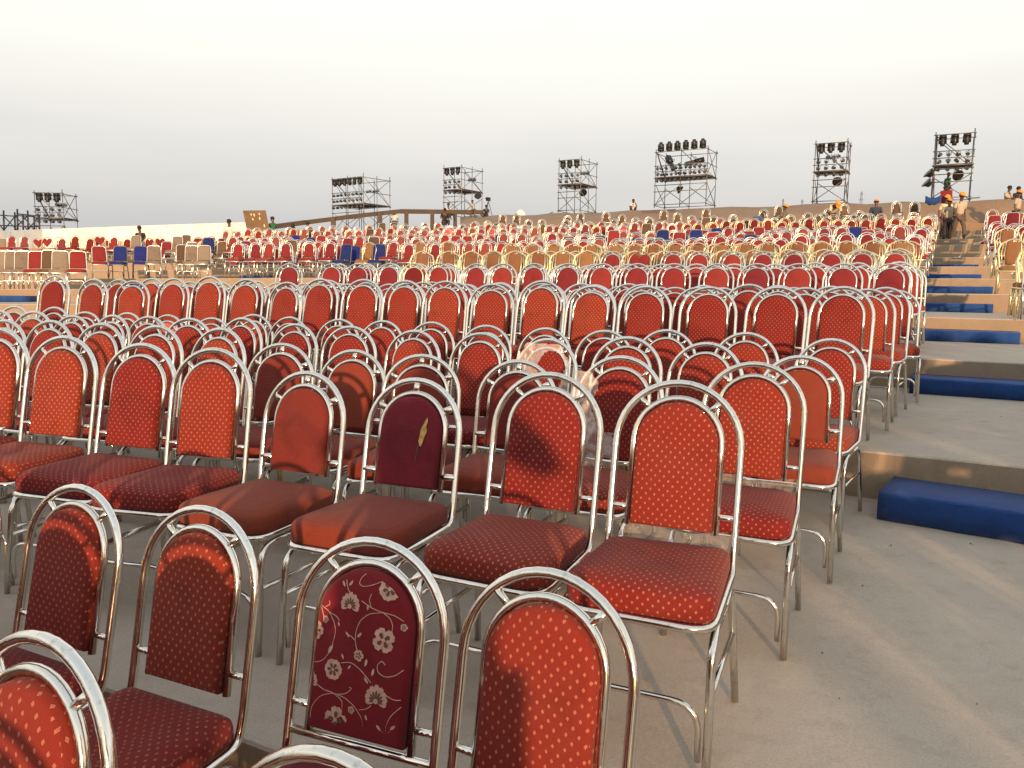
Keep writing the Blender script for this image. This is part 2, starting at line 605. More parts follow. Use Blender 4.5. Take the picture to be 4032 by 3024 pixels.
ORD = ['zeroth', 'first', 'second', 'third', 'fourth', 'fifth', 'sixth', 'seventh', 'eighth', 'ninth', 'tenth', 'eleventh', 'twelfth', 'thirteenth', 'fourteenth', 'fifteenth', 'sixteenth', 'seventeenth', 'eighteenth', 'nineteenth', 'twentieth', 'twenty-first', 'twenty-second', 'twenty-third', 'twenty-fourth', 'twenty-fifth', 'twenty-sixth', 'twenty-seventh', 'twenty-eighth', 'twenty-ninth', 'thirtieth']
def ordw(n):
    if n < len(ORD):
        return ORD[n]
    t_ = ['', '', '', 'thirty', 'forty', 'fifty', 'sixty', 'seventy', 'eighty'][n//10]
    return t_+('' if n % 10 == 0 else '-'+ORD[n % 10]) if n % 10 else {3: 'thirtieth', 4: 'fortieth', 5: 'fiftieth', 6: 'sixtieth', 7: 'seventieth'}[n//10]
XL = {1: (-.26, 1.05), 2: (-.34, .95), 3: (-.53, .66), 4: (-.71, .46), 5: (-.70, .54), 6: (-.82, .38), 7: (-.92, .36), 9: (-.95, .15)}
for k, (a, b) in XL.items():
    nm = {1: 'nearest and largest blue carpeted step in the right aisle', 9: 'uppermost blue carpeted step below the men in orange caps'}.get(k, '%s blue carpeted step from the front in the right aisle' % ordw(k))
    carpet_step(a, b, k, skew=(-.10 if k == 1 else rnd.uniform(-.02, .02)), label=nm, hgt=.15 if k == 1 else .14, depth=.42, dy=-.08 if k == 1 else 0)
carpet_step(-20.1, -18.85, 4, label='blue carpeted step at the left edge below the dusty grey chairs')
carpet_step(-20.25, -19.2, 5, label='blue carpeted step behind the left arched chairs')
carpet_step(-20.0, -19.1, 6, label='blue carpeted step under the legs of a stacked arched chair')

# ------------------------------------------------------------------ chairs
HW = .188     # half width of the outer arch (centre line)
TAN = .195    # recline of the back: dy/dz
def back_y(z):
    return -.012+(z-.39)*TAN
def bp(x, z, off=0.):
    """point in the reclined back plane; off = towards the front"""
    return Vector((x, back_y(z)-off*.98, z+off*.2))
def arch_outline(hw, z0, ztop, n):
    """right side up, over, left side down (z measured vertically)"""
    zc = ztop-hw
    pts = [(hw, z0)]
    for i in range(n+1):
        a = math.pi*i/n
        pts.append((hw*math.cos(a), zc+hw*math.sin(a)))
    pts.append((-hw, z0))
    return pts
def pointed_outline(hw, z0, ztop, n, sh=.16):
    zc = ztop-sh
    pts = [(hw, z0)]
    for i in range(n//2+1):
        t_ = i/(n//2)
        pts.append((hw*math.cos(t_*math.pi/2)**.9 if t_ < 1 else 0, zc+sh*(math.sin(t_*math.pi/2)**1.25)))
    left = [(-x, z) for x, z in reversed(pts[1:-1])]
    return pts+left+[(-hw, z0)]
def gable_outline(hw, z0, ztop, n):
    """shoulders then a low pointed crown"""
    pts = [(hw*.8, z0), (hw, z0+(ztop-z0)*.62), (hw*.86, ztop-.085), (hw*.35, ztop-.022), (0, ztop)]
    return pts+[(-x, z) for x, z in reversed(pts[:-1])]
def rect_outline(hw, z0, ztop, n):
    pts = [(hw, z0)]
    r = .07
    for i in range(n//3+1):
        a = math.pi/2*i/(n//3)
        pts.append((hw-.012-r+r*math.cos(a), ztop-r+r*math.sin(a)))
    return pts+[(-x, z) for x, z in reversed(pts)]
def heart_outline(hw, z0, ztop, n):
    pts = []
    H = ztop-z0
    for i in range(n*2):
        t_ = 2*math.pi*i/(n*2)
        x = 16*math.sin(t_)**3/16.5
        y = (13*math.cos(t_)-5*math.cos(2*t_)-2*math.cos(3*t_)-math.cos(4*t_))
        pts.append((x*hw, z0+(y+17)/29.5*H))
    return pts
def diamond_outline(hw, z0, ztop, n):
    zc = (z0+ztop)/2
    h = (ztop-z0)/2
    out = []
    for i in range(n*2):
        a = 2*math.pi*i/(n*2)
        c, s = math.cos(a), math.sin(a)
        k = (abs(c)**1.25+abs(s)**1.25)**(-1/1.25)
        out.append((hw*c*k, zc+h*s*k))
    return out
def pad(g, outl, thick, front=.012, m=0, rnd_=.018, steps=4, bulge=.006):
    """upholstered pad with the given outline in the back plane (closed polygon)"""
    n = len(outl)
    cx = sum(p[0] for p in outl)/n
    cz = sum(p[1] for p in outl)/n
    hw = max(abs(p[0]) for p in outl)
    P = [Vector((x, z)) for x, z in outl]
    nor = []
    for i in range(n):
        d = P[(i+1) % n]-P[i-1]
        d.normalize()
        nn = Vector((d.y, -d.x))
        nor.append(nn if nn.dot(P[i]-Vector((cx, cz))) > 0 else -nn)
    rings = []
    def ring(ins, off, scale=None):
        r = []
        for i in range(n):
            q = P[i]-nor[i]*ins if scale is None else Vector((cx, cz))+(P[i]-Vector((cx, cz)))*scale
            r.append(bp(q.x, q.y, off))
        return r
    rings.append(ring(.004, front-.006))
    rings.append(ring(0, front))
    for s in range(1, steps+1):
        a = math.pi/2*s/steps
        rings.append(ring(rnd_*(1-math.cos(a)), front+thick-rnd_+rnd_*math.sin(a)))
    rings.append(ring(0, front+thick+bulge*.7, .62))
    rings.append(ring(0, front+thick+bulge, .25))
    g.rings(rings, m)
def seat_outline(n=6, grow=0., w0=.185, w1=.2, y0=-.012, y1=-.428):
    r = .06
    cs = [(w0, y0, .03), (w1, y1, .075), (-w1, y1, .075), (-w0, y0, .03)]
    pts = []
    corners = [Vector((c[0], c[1])) for c in cs]
    for i, c in enumerate(cs):
        p = corners[i]
        a = corners[i-1]
        b = corners[(i+1) % 4]
        rr = c[2]
        s_, e_ = p+(a-p).normalized()*rr, p+(b-p).normalized()*rr
        for k in range(n+1):
            t_ = k/n
            q = s_*(1-t_)**2+p*2*t_*(1-t_)+e_*t_*t_
            pts.append((q.x*(1+grow/.2), q.y+(q.y+.2)*grow/.2))
    return pts
def seat_pad(g, m=0, n=5, z0=.425, th=.066, w0=.183, w1=.199, dome=.02):
    o = seat_outline(n, 0, w0, w1)
    cy = -.22
    rings = []
    for sc, z in ((.93, z0-.004), (.985, z0+.004), (1.0, z0+.02), (1.0, z0+th*.62), (.985, z0+th*.86), (.945, z0+th), (.8, z0+th+dome*.55), (.5, z0+th+dome*.9), (.15, z0+th+dome)):
        rings.append([(x*sc, cy+(y-cy)*sc, z) for x, y in o])
    g.rings(rings, m)
TR = .0112
def outer_frame(g, outl, n=8, m=0, r=TR, seg=5):
    """back outline + seat loop in one bent tube"""
    x0, z0 = outl[0]
    pts = []
    so = [(.0, -.412), (.175, -.412)]
    path = [Vector((0, -.432, .387)), Vector((.196, -.432, .387)), Vector((.188, -.02, .387))]
    up_ = [bp(x, z) for x, z in outl]
    full = path+up_+[Vector((-.188, -.02, .387)), Vector((-.196, -.432, .387))]
    rad = [0, .075, .06]+[0]*len(up_)+[.06, .075]
    cl = full+[full[0]]
    g.tube(fillet(cl, rad+[0], seg)[:-1], r, n, closed=True, m=m)
def leg_pts(sx, front):
    if front:
        return fillet([(sx*.200, -.455, 0), (sx*.196, -.415, .362), (sx*.192, -.2, .364)], [0, .07, 0], 6)
    return fillet([(sx*.192, -.2, .364), (sx*.192, -.045, .364), (sx*.213, -.005, 0)], [0, .06, 0], 6)
def stretcher_side(g, sx, n, m=0):
    g.tube([(sx*.198, -.430, .22), (sx*.200, -.03, .22)], .008, n, m=m)
def stretcher_front(g, n, m=0, seg=6, y=-.44):
    g.tube(fillet([(-.176, y, .055), (-.174, y, .2), (.174, y, .2), (.176, y, .055)], [0, .075, .075, 0], seg), .0085, n, m=m)
def chair_parts(kind, lod):
    """returns list of (part name, G, [materials], parent part)"""
    T = 10 if lod == 0 else 5
    A = 20 if lod == 0 else 10
    SG = 5 if lod == 0 else 2
    K = KINDS[kind]
    fr = K.get('frame', 'chrome' if lod == 0 else 'chrome_far')
    if lod and fr == 'chrome':
        fr = 'chrome_far'
    parts = []
    H = K.get('H', .938)
    shape = K['shape']
    rr = TR*(1 if lod == 0 else 1.2)*(1.35 if shape == 'gable' else 1)
    def P(name, g, mats, par=None):
        parts.append((name, g, mats, par))
    # frame
    g = G()
    if shape in ('arch', 'heart', 'diamond', 'pointed'):
        outer = arch_outline(HW, .46, H-TR, A)
    elif shape == 'gable':
        outer = gable_outline(.222, .46, H-TR, A)
    else:
        outer = rect_outline(.185, .46, H-TR, A)
    outer_frame(g, outer, T, r=rr, seg=SG)
    P('back_frame', g, [fr])
    fab = K['fabric']
    if shape in ('arch', 'pointed'):
        ihw = .1315
        itop = H-.058
        inner = arch_outline(ihw, .492, itop, A) if shape == 'arch' else pointed_outline(ihw, .492, itop-.01, A)
        g = G()
        g.tube([bp(x, z, .002) for x, z in inner], TR*(.95 if lod == 0 else 1.15), T)
        P('inner_frame', g, [fr])
        # spacers
        zc_i, zc_o = itop-ihw, H-TR-HW
        if K.get('spacer', 'diag') == 'diag':
            angs = (48, 132)
        else:
            angs = (32, 90, 148)
        for a in angs:
            a = R_(a)
            p0 = bp(ihw*math.cos(a), zc_i+ihw*math.sin(a), .002)
            p1 = bp(HW*math.cos(a), zc_o+HW*math.sin(a))
            if shape == 'pointed':
                p0 = bp(ihw*math.cos(a)*.86, zc_i+ihw*math.sin(a)*.88, .002)
            g = G()
            g.tube([p0, p1], .0085 if K.get('spacer', 'diag') == 'diag' else .013, T, flat=1. if K.get('spacer', 'diag') == 'diag' else .5)
            P('spacer', g, [fr], 'back_frame')
        for sx in (-1, 1):
            g = G()
            g.tube([bp(sx*ihw, .545, .002), bp(sx*HW, .545)], .0085 if K.get('spacer', 'diag') == 'diag' else .012, T)
            P('spacer', g, [fr], 'back_frame')
        if K.get('bar'):
            g = G()
            g.tube([bp(-HW, .482), bp(HW, .482)], .0095, T)
            P('cross_bar', g, [fr])
        g = G()
        if shape == 'arch':
            ol = arch_outline(ihw-.009, .497 if not K.get('bar') else .505, itop-.011, A)
        else:
            ol = pointed_outline(ihw-.010, .482, itop-.024, A)
        pad(g, ol, .030, front=.002, steps=4 if lod == 0 else 2)
        P('backrest', g, [fab])
    elif shape == 'gable':
        for sx in (-1, 1):
            g = G()
            g.tube([bp(sx*.09, .50), bp(sx*.122, .70), bp(sx*.105, H-.06)], .012, T)
            P('inner_post', g, [fr])
            g = G()
            g.tube([bp(sx*.145, .52), bp(sx*.172, .70), bp(sx*.150, H-.095)], .009, T)
            P('rail', g, [fr])
        g = G()
        g.tube([bp(-.105, .51), bp(.105, .51)], .010, T)
        P('cross_bar', g, [fr])
        g = G()
        pad(g, [(.084, .515), (.113, .70), (.096, H-.075), (.05, H-.05), (0, H-.062), (-.05, H-.05), (-.096, H-.075), (-.113, .70), (-.084, .515)], .03, front=.004, steps=2)
        P('backrest', g, [fab])
    elif shape == 'rect':
        g = G()
        ol = rect_outline(.172, .50, H-.022, A)
        pad(g, ol, .032, front=-.006, steps=2)
        P('backrest', g, [fab])
    else:
        for sx in (-1, 1):
            g = G()
            g.tube([bp(sx*.178, .62), bp(sx*.06, .50), bp(sx*.03, .48)], .009, T)
            P('brace', g, [fr])
            g = G()
            g.tube([bp(sx*.12, H-.10), bp(sx*.10, H-.14)], .009, T)
            P('spacer', g, [fr], 'back_frame')
        g = G()
        ol = heart_outline(.165, .55, H-.05, A) if shape == 'heart' else diamond_outline(.15, .52, H-.05, A)
        pad(g, ol, .028, front=.004, steps=2)
        P('backrest', g, [fab])
    g = G()
    seat_pad(g, n=5 if lod == 0 else 2, z0=.396)
    P('seat', g, [K.get('seat', fab)])
    if lod == 0:
        g = G()
        g.box((0, -.22, .391), (.33, .36, .014))
        P('seat_board', g, ['under_board'], 'seat')
    for sx in (-1, 1):
        for fb in (True, False):
            g = G()
            g.tube(leg_pts(sx, fb), rr, T)
            P('leg', g, [fr])
        g = G()
        stretcher_side(g, sx, T)
        P('stretcher', g, [fr])
    g = G()
    stretcher_front(g, T, seg=6 if lod == 0 else 2)
    P('stretcher', g, [fr])
    return parts
KINDS = {
    'dotted': dict(shape='arch', fabric='dotted_fabric', name='arched_chair', say='red dotted arched chair', grp='red dotted arched chairs'),
    'rust': dict(shape='arch', fabric='rust_fabric', H=.885, spacer='plate', name='arched_chair', say='plain rust-red arched chair', grp='plain rust arched chairs'),
    'torn': dict(shape='arch', fabric='maroon_fabric', seat='rust_fabric', H=.885, spacer='plate', name='arched_chair', say='', grp='plain rust arched chairs'),
    'floral': dict(shape='arch', fabric='floral_ground', H=.938, bar=True, name='arched_chair', say='', grp=None),
    'crimson': dict(shape='arch', fabric='crimson_fabric', name='arched_chair', say='plain crimson arched chair', grp='plain crimson arched chairs'),
    'rose': dict(shape='arch', fabric='rose_fabric', name='arched_chair', say='faded rose arched chair', grp='faded rose arched chairs'),
    'darkred': dict(shape='arch', fabric='dark_red_fabric', frame='gold_pale', name='arched_chair', say='gold-framed dark red arched chair', grp='gold-framed dark red arched chairs'),
    'pink': dict(shape='arch', fabric='pink_fabric', name='arched_chair', say='bright pink-red arched chair', grp='bright pink-red arched chairs'),
    'orange': dict(shape='arch', fabric='orange_fabric', name='arched_chair', say='orange arched chair', grp=None),
    'golden': dict(shape='gable', fabric='ochre_fabric', frame='gold_metal', H=.97, name='golden_chair', say='gold-framed chair with ochre back', grp='golden gable-topped chairs'),
    'pointed': dict(shape='pointed', fabric='brown_fabric', H=.95, name='pointed_chair', say='arched chair with pointed brown pad', grp='chairs with pointed brown pads'),
    'red_rect': dict(shape='rect', fabric='crimson_fabric', frame='chrome_far', H=.92, name='square_back_chair', say='red square-backed chair', grp='red square-backed chairs'),
    'blue_rect': dict(shape='rect', fabric='navy_fabric', frame='galvanised', H=.92, name='square_back_chair', say='navy blue square-backed chair', grp='navy square-backed chairs'),
    'grey_rect': dict(shape='rect', fabric='dusty_cover', frame='chrome_far', H=.93, name='square_back_chair', say='dusty grey-covered square-backed chair', grp='dusty covered square-backed chairs'),
    'brown_rect': dict(shape='rect', fabric='brown_fabric', frame='chrome_far', H=.95, name='square_back_chair', say='brown square-backed chair', grp='brown square-backed chairs'),
    'heart': dict(shape='heart', fabric='crimson_fabric', frame='gold_dull', name='heart_back_chair', say='chair with red heart-shaped back', grp='heart-backed chairs'),
    'diamond': dict(shape='diamond', fabric='crimson_fabric', name='diamond_back_chair', say='chair with red diamond-shaped back', grp='diamond-backed chairs'),
}
CACHE = {}
def get_parts(kind, var=0):
    if ('p', kind) not in CACHE:
        CACHE['p', kind] = [(n, g.mesh(n, m, n not in ('seat_board',)), p) for n, g, m, p in chair_parts(kind, 0)]
    if var and ('p', kind, var) not in CACHE:
        L = []
        for n, g, m, p in chair_parts(kind, 0):
            if n in ('seat', 'backrest'):
                sh = Vector((var*3.1, var*1.7, var*2.3))
                for q in g.v:
                    d = mnoise.noise_vector(q*9+sh)*.0045+mnoise.noise_vector(q*26+sh)*.0016
                    q += Vector((d.x*.5, d.y if n == 'backrest' else d.y*.5, d.z if n == 'seat' else d.z*.4))
                    if n == 'seat' and q.z > .44:
                        q.z -= .010*(var % 3)*max(0, 1-((q.x-.02*var+.04)**2+(q.y+.21)**2)/.02)
                L.append((n, g.mesh(n, m), p))
        base = CACHE['p', kind]
        names = dict((a, (a, b, c)) for a, b, c in L)
        CACHE['p', kind, var] = [names.get(a, (a, b, c)) for a, b, c in base]
    return CACHE['p', kind, var] if var else CACHE['p', kind]
def get_whole(kind):
    if ('w', kind) not in CACHE:
        allg = G()
        mats = []
        for n, g, m, p in chair_parts(kind, 1):
            if m[0] not in mats:
                mats.append(m[0])
            allg.add(g.v, g.f, mats.index(m[0]))
        CACHE['w', kind] = allg.mesh(KINDS[kind]['name'], mats)
    return CACHE['w', kind]
def place(kind, s, yr, k, label, detail, turn=0., lift=0., sc=1., dz=0., tilt=0.):
    """yr = radius of the apex; the rear feet stand .10 nearer"""
    P, a = polar(s, yr-.10)
    z = level(k)+zoff(s)+lift
    K = KINDS[kind]
    if detail:
        o = link(K['name'], None)
        o.empty_display_size = .2
        firsts = {}
        for n, me, par in get_parts(kind, 0 if kind in ('torn', 'floral') else rnd.randint(1, 4)):
            po = firsts.get(par, o) if par else o
            q_ = link(n, me, po)
            firsts.setdefault(n, q_)
    else:
        o = link(K['name'], get_whole(kind))
    o.location = (P.x, P.y, z)
    o.rotation_euler = (rnd.gauss(0, .008), rnd.gauss(0, .008), -a+turn)
    o.scale = (1, 1, sc)
    tag(o, label, 'chair', K['grp'])
    return o

TNAME = {-1: 'lowest', 0: 'second', 1: 'third', 2: 'fourth', 3: 'fifth', 4: 'sixth', 5: 'seventh', 6: 'eighth', 7: 'ninth', 8: 'tenth', 9: 'eleventh', 10: 'top'}
RNAME = ['front row', 'second row', 'third row', 'back row']
CHAIRS = []     # kind, s, yr, k, row, sc, lift
def add_px(kind, px, py, k, row, yr, use_z=True, lift=0.):
    s, z = arc_s(px, py, yr)
    H = KINDS[kind].get('H', .938)
    sc = 1.
    if use_z:
        sc = max(.97, min(1.05, (z-level(k)-zoff(s))/H))
    CHAIRS.append(dict(kind=kind, s=s, yr=yr, k=k, row=row, sc=sc, lift=lift, px=px))
# --- lowest terrace (where the camera stands)
for px, py, kd in ((2206, 2233, 'dotted'), (1512, 2115, 'floral'), (838, 1987, 'dotted'), (322, 1903, 'dotted'), (-125, 1845, 'dotted'), (-520, 1800, 'dotted')):
    add_px(kd, px, py, -1, 1, 1.345)
for px, py, kd in ((190, 2488, 'dotted'), (1365, 2962, 'dotted')):
    add_px(kd, px, py, -1, 0, .67)
A1 = [(19, 1266), (272, 1320), (576, 1349), (873, 1368), (1247, 1459, 'rust'), (1667, 1485, 'torn'), (2180, 1463), (2700, 1495)]
A2 = [(-160, 1255), (30, 1257), (217, 1259), (411, 1270), (633, 1279), (872, 1288), (1133, 1349, 'rust'), (1408, 1374, 'rust'), (1705, 1393, 'rust'), (2069, 1415, 'rust'), (2465, 1399), (2988, 1423)]
A3 = [(0, 1216), (145, 1223), (299, 1240), (451, 1238), (596, 1243), (765, 1251), (970, 1249), (1177, 1273), (1401, 1282), (1642, 1298), (1908, 1308), (2164, 1330), (2477, 1323), (2794, 1346), (3176, 1397, 'rust')]
A4 = [(-60, 1194), (77, 1194), (224, 1199), (349, 1226), (506, 1229), (672, 1238, 'pink'), (843, 1249), (1011, 1236), (1150, 1246), (1344, 1254), (1515, 1260), (1718, 1266), (1933, 1279), (2161, 1289), (2388, 1298), (2629, 1295), (2950, 1307), (3280, 1331)]
for row, (L, yr) in enumerate(((A1, 2.30), (A2, 3.10), (A3, 3.90), (A4, 4.70))):
    for t_ in L:
        add_px(t_[2] if len(t_) > 2 else 'dotted', t_[0], t_[1], 0, row, yr)
# --- third terrace: dotted chairs
B1 = [(3321, 1126), (3061, 1126), (2805, 1127), (2559, 1124), (2335, 1122), (2140, 1102), (1950, 1115), (1767, 1105), (1605, 1102), (1440, 1097), (1275, 1096), (1135, 1109), (978, 1097), (836, 1086), (693, 1094), (538, 1103), (385, 1097), (228, 1083)]
for px, py in B1:
    add_px('dotted', px, py, 1, 0, 5.36, True)
for row in (1, 2, 3):
    yr = 5.36+.80*row
    s = arc_s((0, 3425, 3490, 3535)[row], 1128, yr)[0]
    end = -8.0+rnd.uniform(-.4, .3)-.12*row
    while s > end:
        if rnd.random() > .04:
            CHAIRS.append(dict(kind='dotted', s=s, yr=yr+rnd.uniform(-.04, .04), k=1, row=row, sc=1+rnd.uniform(-.01, .03), lift=0, px=0))
        s -= .43+rnd.uniform(-.02, .03)
# --- fourth terrace: crimson chairs
for px in (1154, 1313, 1420, 1541, 1637, 1738, 1881, 1988, 2110, 2243, 2379, 2516, 2663, 2831, 2981, 3145, 3324, 3503):
    add_px('darkred' if px == 1637 else 'crimson', px, 1036, 2, 0, 8.80)
for row in (1, 2, 3):
    yr = 8.80+.80*row
    s = arc_s((0, 3545, 3568, 3588)[row], 1040, yr)[0]
    while s > -7.9-.25*row:
        if rnd.random() > .05:
            CHAIRS.append(dict(kind='crimson', s=s, yr=yr+rnd.uniform(-.04, .04), k=2, row=row, sc=1+rnd.uniform(-.01, .03), lift=0, px=0))
        s -= .43+rnd.uniform(-.02, .04)
# --- fifth terrace: golden left, arches right; golden behind
for px in (1669, 1774, 1861, 1948, 2034, 2127, 2225, 2318):
    add_px('golden', px, 987, 3, 0, 12.2)
for px in (2416, 2524, 2655, 2762, 2886, 3010, 3131, 3277, 3399, 3530):
    add_px('heart' if px == 2524 else 'crimson', px, 988, 3, 0, 12.2)
for row in (1, 2):
    s = -.85
    while s > -7.6:
        CHAIRS.append(dict(kind='golden', s=s, yr=12.2+.85*row+rnd.uniform(-.05, .05), k=3, row=row, sc=1., lift=0, px=0))
        s -= .50+rnd.uniform(-.02, .04)
# --- sixth terrace: golden
for px in (2020, 2104, 2188, 2263, 2335, 2422, 2504, 2579, 2663, 2747, 2848, 2941, 3030, 3142, 3234, 3335, 3437, 3547):
    add_px('golden', px, 958, 4, 0, 15.6)
s = -.9
while s > -7.5:
    CHAIRS.append(dict(kind='golden', s=s, yr=16.5, k=4, row=1, sc=1., lift=0, px=0))
    s -= .5+rnd.uniform(-.02, .04)
for px, kd in ((26, 'grey_rect'), (66, 'grey_rect'), (107, 'grey_rect'), (160, 'red_rect'), (210, 'brown_rect'), (252, 'grey_rect'), (321, 'red_rect')):
    add_px(kd, px, 996, 4, 0, 15.75, False)
# --- seventh terrace
for px, kd in ((403, 'red_rect'), (483, 'blue_rect'), (565, 'blue_rect'), (616, 'grey_rect'), (733, 'brown_rect'), (765, 'grey_rect'), (814, 'grey_rect'), (944, 'crimson'), (1016, 'crimson'), (1066, 'crimson'), (1134, 'crimson'), (1226, 'crimson'), (1308, 'crimson'), (1368, 'blue_rect'), (1460, 'golden'), (1499, 'blue_rect'), (1553, 'crimson'), (1617, 'crimson'), (1657, 'golden'), (1720, 'crimson'), (1768, 'golden')):
    add_px(kd, px, 950, 5, 0, 19.0, False, lift=.07 if kd == 'crimson' and px < 1560 else 0)
def fill(k, row, yr, s0, s1, pick, gap=.06, step=.44, lift=(0, 0), jy=.08):
    s = s0
    while s > s1:
        if rnd.random() > gap:
            P, a = polar(s, yr)
            px = project(P+Vector((0, 0, level(k)+zoff(s)+.93)))[0]
            kd = pick(px)
            if kd:
                CHAIRS.append(dict(kind=kd, s=s, yr=yr+rnd.uniform(-jy, jy), k=k, row=row, sc=1+rnd.uniform(-.02, .02), lift=rnd.choice(lift), px=px))
        s -= step+rnd.uniform(-.03, .08)
def wch(**kw):
    ks = list(kw)
    return rnd.choices(ks, [kw[q] for q in ks])[0]
fill(5, 0, 19.0, -.95, -9.2, lambda x: wch(crimson=6, rose=2, red_rect=1) if x > 1790 else None, lift=(0, .07))
fill(5, 1, 20.0, -.95, -19, lambda x: wch(crimson=5, rose=3, blue_rect=.6, red_rect=.8), gap=.15, lift=(0, .07))
fill(6, 0, 22.5, -1.0, -24, lambda x: wch(rose=9, crimson=1) if x > 3000 else (wch(red_rect=5, blue_rect=4, rose=1) if x > 2400 else (wch(red_rect=2, blue_rect=1.3, crimson=4, rose=3, brown_rect=1) if x > 850 else wch(grey_rect=4, brown_rect=1, red_rect=1, blue_rect=.6))), lift=(0, .08, .16), gap=.08)
fill(6, 1, 23.5, -1.0, -24, lambda x: wch(rose=4, crimson=3, blue_rect=1.5) if x > 850 else wch(grey_rect=2, heart=2, brown_rect=1, rose=2, darkred=1), gap=.08, step=.40, lift=(0, .1, .2))
fill(7, 0, 25.9, -1.05, -34, lambda x: wch(crimson=3, rose=3, red_rect=2, blue_rect=1) if x > 850 else wch(heart=4, brown_rect=1, rose=3, crimson=2, darkred=2, grey_rect=1), gap=.06, step=.40, lift=(0, 0, .08))
fill(7, 1, 26.9, -1.05, -35, lambda x: wch(rose=3, darkred=1, pink=1) if x > 900 else (wch(heart=4, darkred=2, rose=2) if rnd.random() < .6 else None), gap=.2, lift=(0, 0, .1))
fill(8, 0, 29.3, -1.1, -33, lambda x: wch(darkred=1) if x > 2690 else (wch(rose=5, darkred=2, pink=1, crimson=2, brown_rect=1) if x > 880 else None), gap=.05, lift=(0, 0, .08))
fill(8, 1, 30.4, -1.1, -32, lambda x: (wch(darkred=2, pink=.3) if x > 2300 else (wch(rose=5, darkred=1, brown_rect=1, pink=1) if x > 1000 else None)), gap=.3, lift=(0, .1, .2))
fill(5, 2, 20.9, -.95, -20, lambda x: wch(crimson=5, rose=3, dotted=1) if x > 880 else wch(grey_rect=3, red_rect=1, brown_rect=1), gap=.12, lift=(0, .07, .14))
fill(6, 2, 24.4, -1.0, -24, lambda x: wch(rose=4, crimson=3, red_rect=1, darkred=1) if x > 850 else None, gap=.15, lift=(.05, .1, .2))
fill(7, 2, 27.8, -1.05, -30, lambda x: wch(rose=4, darkred=2, crimson=1) if x > 950 else None, gap=.2, lift=(.05, .1, .2))
fill(8, 2, 31.3, -1.1, -32, lambda x: wch(rose=4, darkred=2, pointed=.6) if x > 1000 else None, gap=.25, lift=(.05, .1, .2))
fill(9, 0, 32.7, -1.15, -28, lambda x: (wch(pointed=6, darkred=1.2, diamond=.3) if x > 2930 else (wch(rose=6, darkred=1, pointed=1.2, crimson=.8, brown_rect=.7) if x > 1100 else None)), gap=.12, step=.52, lift=(0, .1))
fill(9, 1, 34.0, -1.15, -27, lambda x: (wch(pointed=8, diamond=.5) if x > 2000 else wch(pointed=3, brown_rect=2, rose=2)), gap=.3, step=.52, lift=(.1, .2, .3))
fill(10, 0, 36.2, -1.2, -24.5, lambda x: 'pointed' if x > 1300 else None, gap=.36, step=.62, lift=(0, .15, .3))
# --- right of the aisle
def fill_r(k, row, yr, s0, s1, pick, gap=.05, step=.44, lift=(0,)):
    s = s0
    while s < s1:
        if rnd.random() > gap:
            P, a = polar(s, yr)
            CHAIRS.append(dict(kind=pick(), s=s, yr=yr+rnd.uniform(-.05, .05), k=k, row=row, sc=1+rnd.uniform(-.01, .02), lift=rnd.choice(lift), px=0, right=True))
        s += step+rnd.uniform(-.02, .05)
OUT = []
for k, yrs, pk, lf in ((2, (8.8, 9.6, 10.4, 11.2), lambda: 'crimson', (0,)), (3, (12.2, 13.0, 13.8), lambda: wch(crimson=3, golden=2), (0,)), (4, (15.6, 16.5), lambda: wch(golden=2, crimson=2, heart=.4), (0, .07)), (5, (19., 20.), lambda: wch(golden=1, crimson=3, diamond=.5), (0, .07)),
                       (6, (22.5, 23.5), lambda: wch(crimson=4, rose=2, diamond=.5), (0, .08)), (7, (25.9, 26.9), lambda: wch(crimson=4, rose=1), (0, .08)), (8, (29.3, 30.4), lambda: wch(red_rect=4, crimson=1), (0, .08)), (9, (32.7, 34.), lambda: wch(pointed=2, diamond=1, rose=1), (0, .1))):
    for row, yr in enumerate(yrs):
        fill_r(k, row, yr, {2: 1.0, 3: .88}.get(k, .74), 1.2+.24*yr*.5+1.2, pk, lift=lf)
# count seats and place; the 300 arched chairs that show largest are objects of their own
rows = {}
for c in CHAIRS:
    rows.setdefault((c['k'], c['row'], bool(c.get('right'))), []).append(c)
SPECIAL = {}
todo = []
for (k, row, right), L in sorted(rows.items(), key=lambda q: str(q[0])):
    L.sort(key=lambda c: c['s'] if right else -c['s'])
    i = 0
    for c in L:
        P, a = polar(c['s'], c['yr'])
        x, y, d = project(P+Vector((0, 0, level(k)+zoff(c['s'])+.9+c['lift'])))
        if d > 0 and (x > 4032+FPX*.3/d or x < -FPX*.45/d) and k > 1:
            continue                       # outside the picture
        i += 1
        c['i'] = i
        c['score'] = (1/d if d > 0 else 1)*(1. if row == 0 or k <= 0 else (.5 if k > 3 else .3))
        todo.append(c)
arched = sorted([c for c in todo if KINDS[c['kind']]['name'] == 'arched_chair'], key=lambda c: -c['score'])
for c in arched[300:]:
    c['stuff'] = True
far = G()
far_m = []
def stuff_chair(kind, s, yr, k, lift, turn, sc=1.):
    P, a = polar(s, yr-.10)
    M = Matrix.Translation((P.x, P.y, level(k)+zoff(s)+lift)) @ Matrix.Rotation(-a+turn, 4, 'Z')
    for n, g, m, p in WH.setdefault(kind, chair_parts(kind, 1)):
        if m[0] not in far_m:
            far_m.append(m[0])
        far.add([M @ v for v in g.v], g.f, far_m.index(m[0]))
WH = {}
total = 0
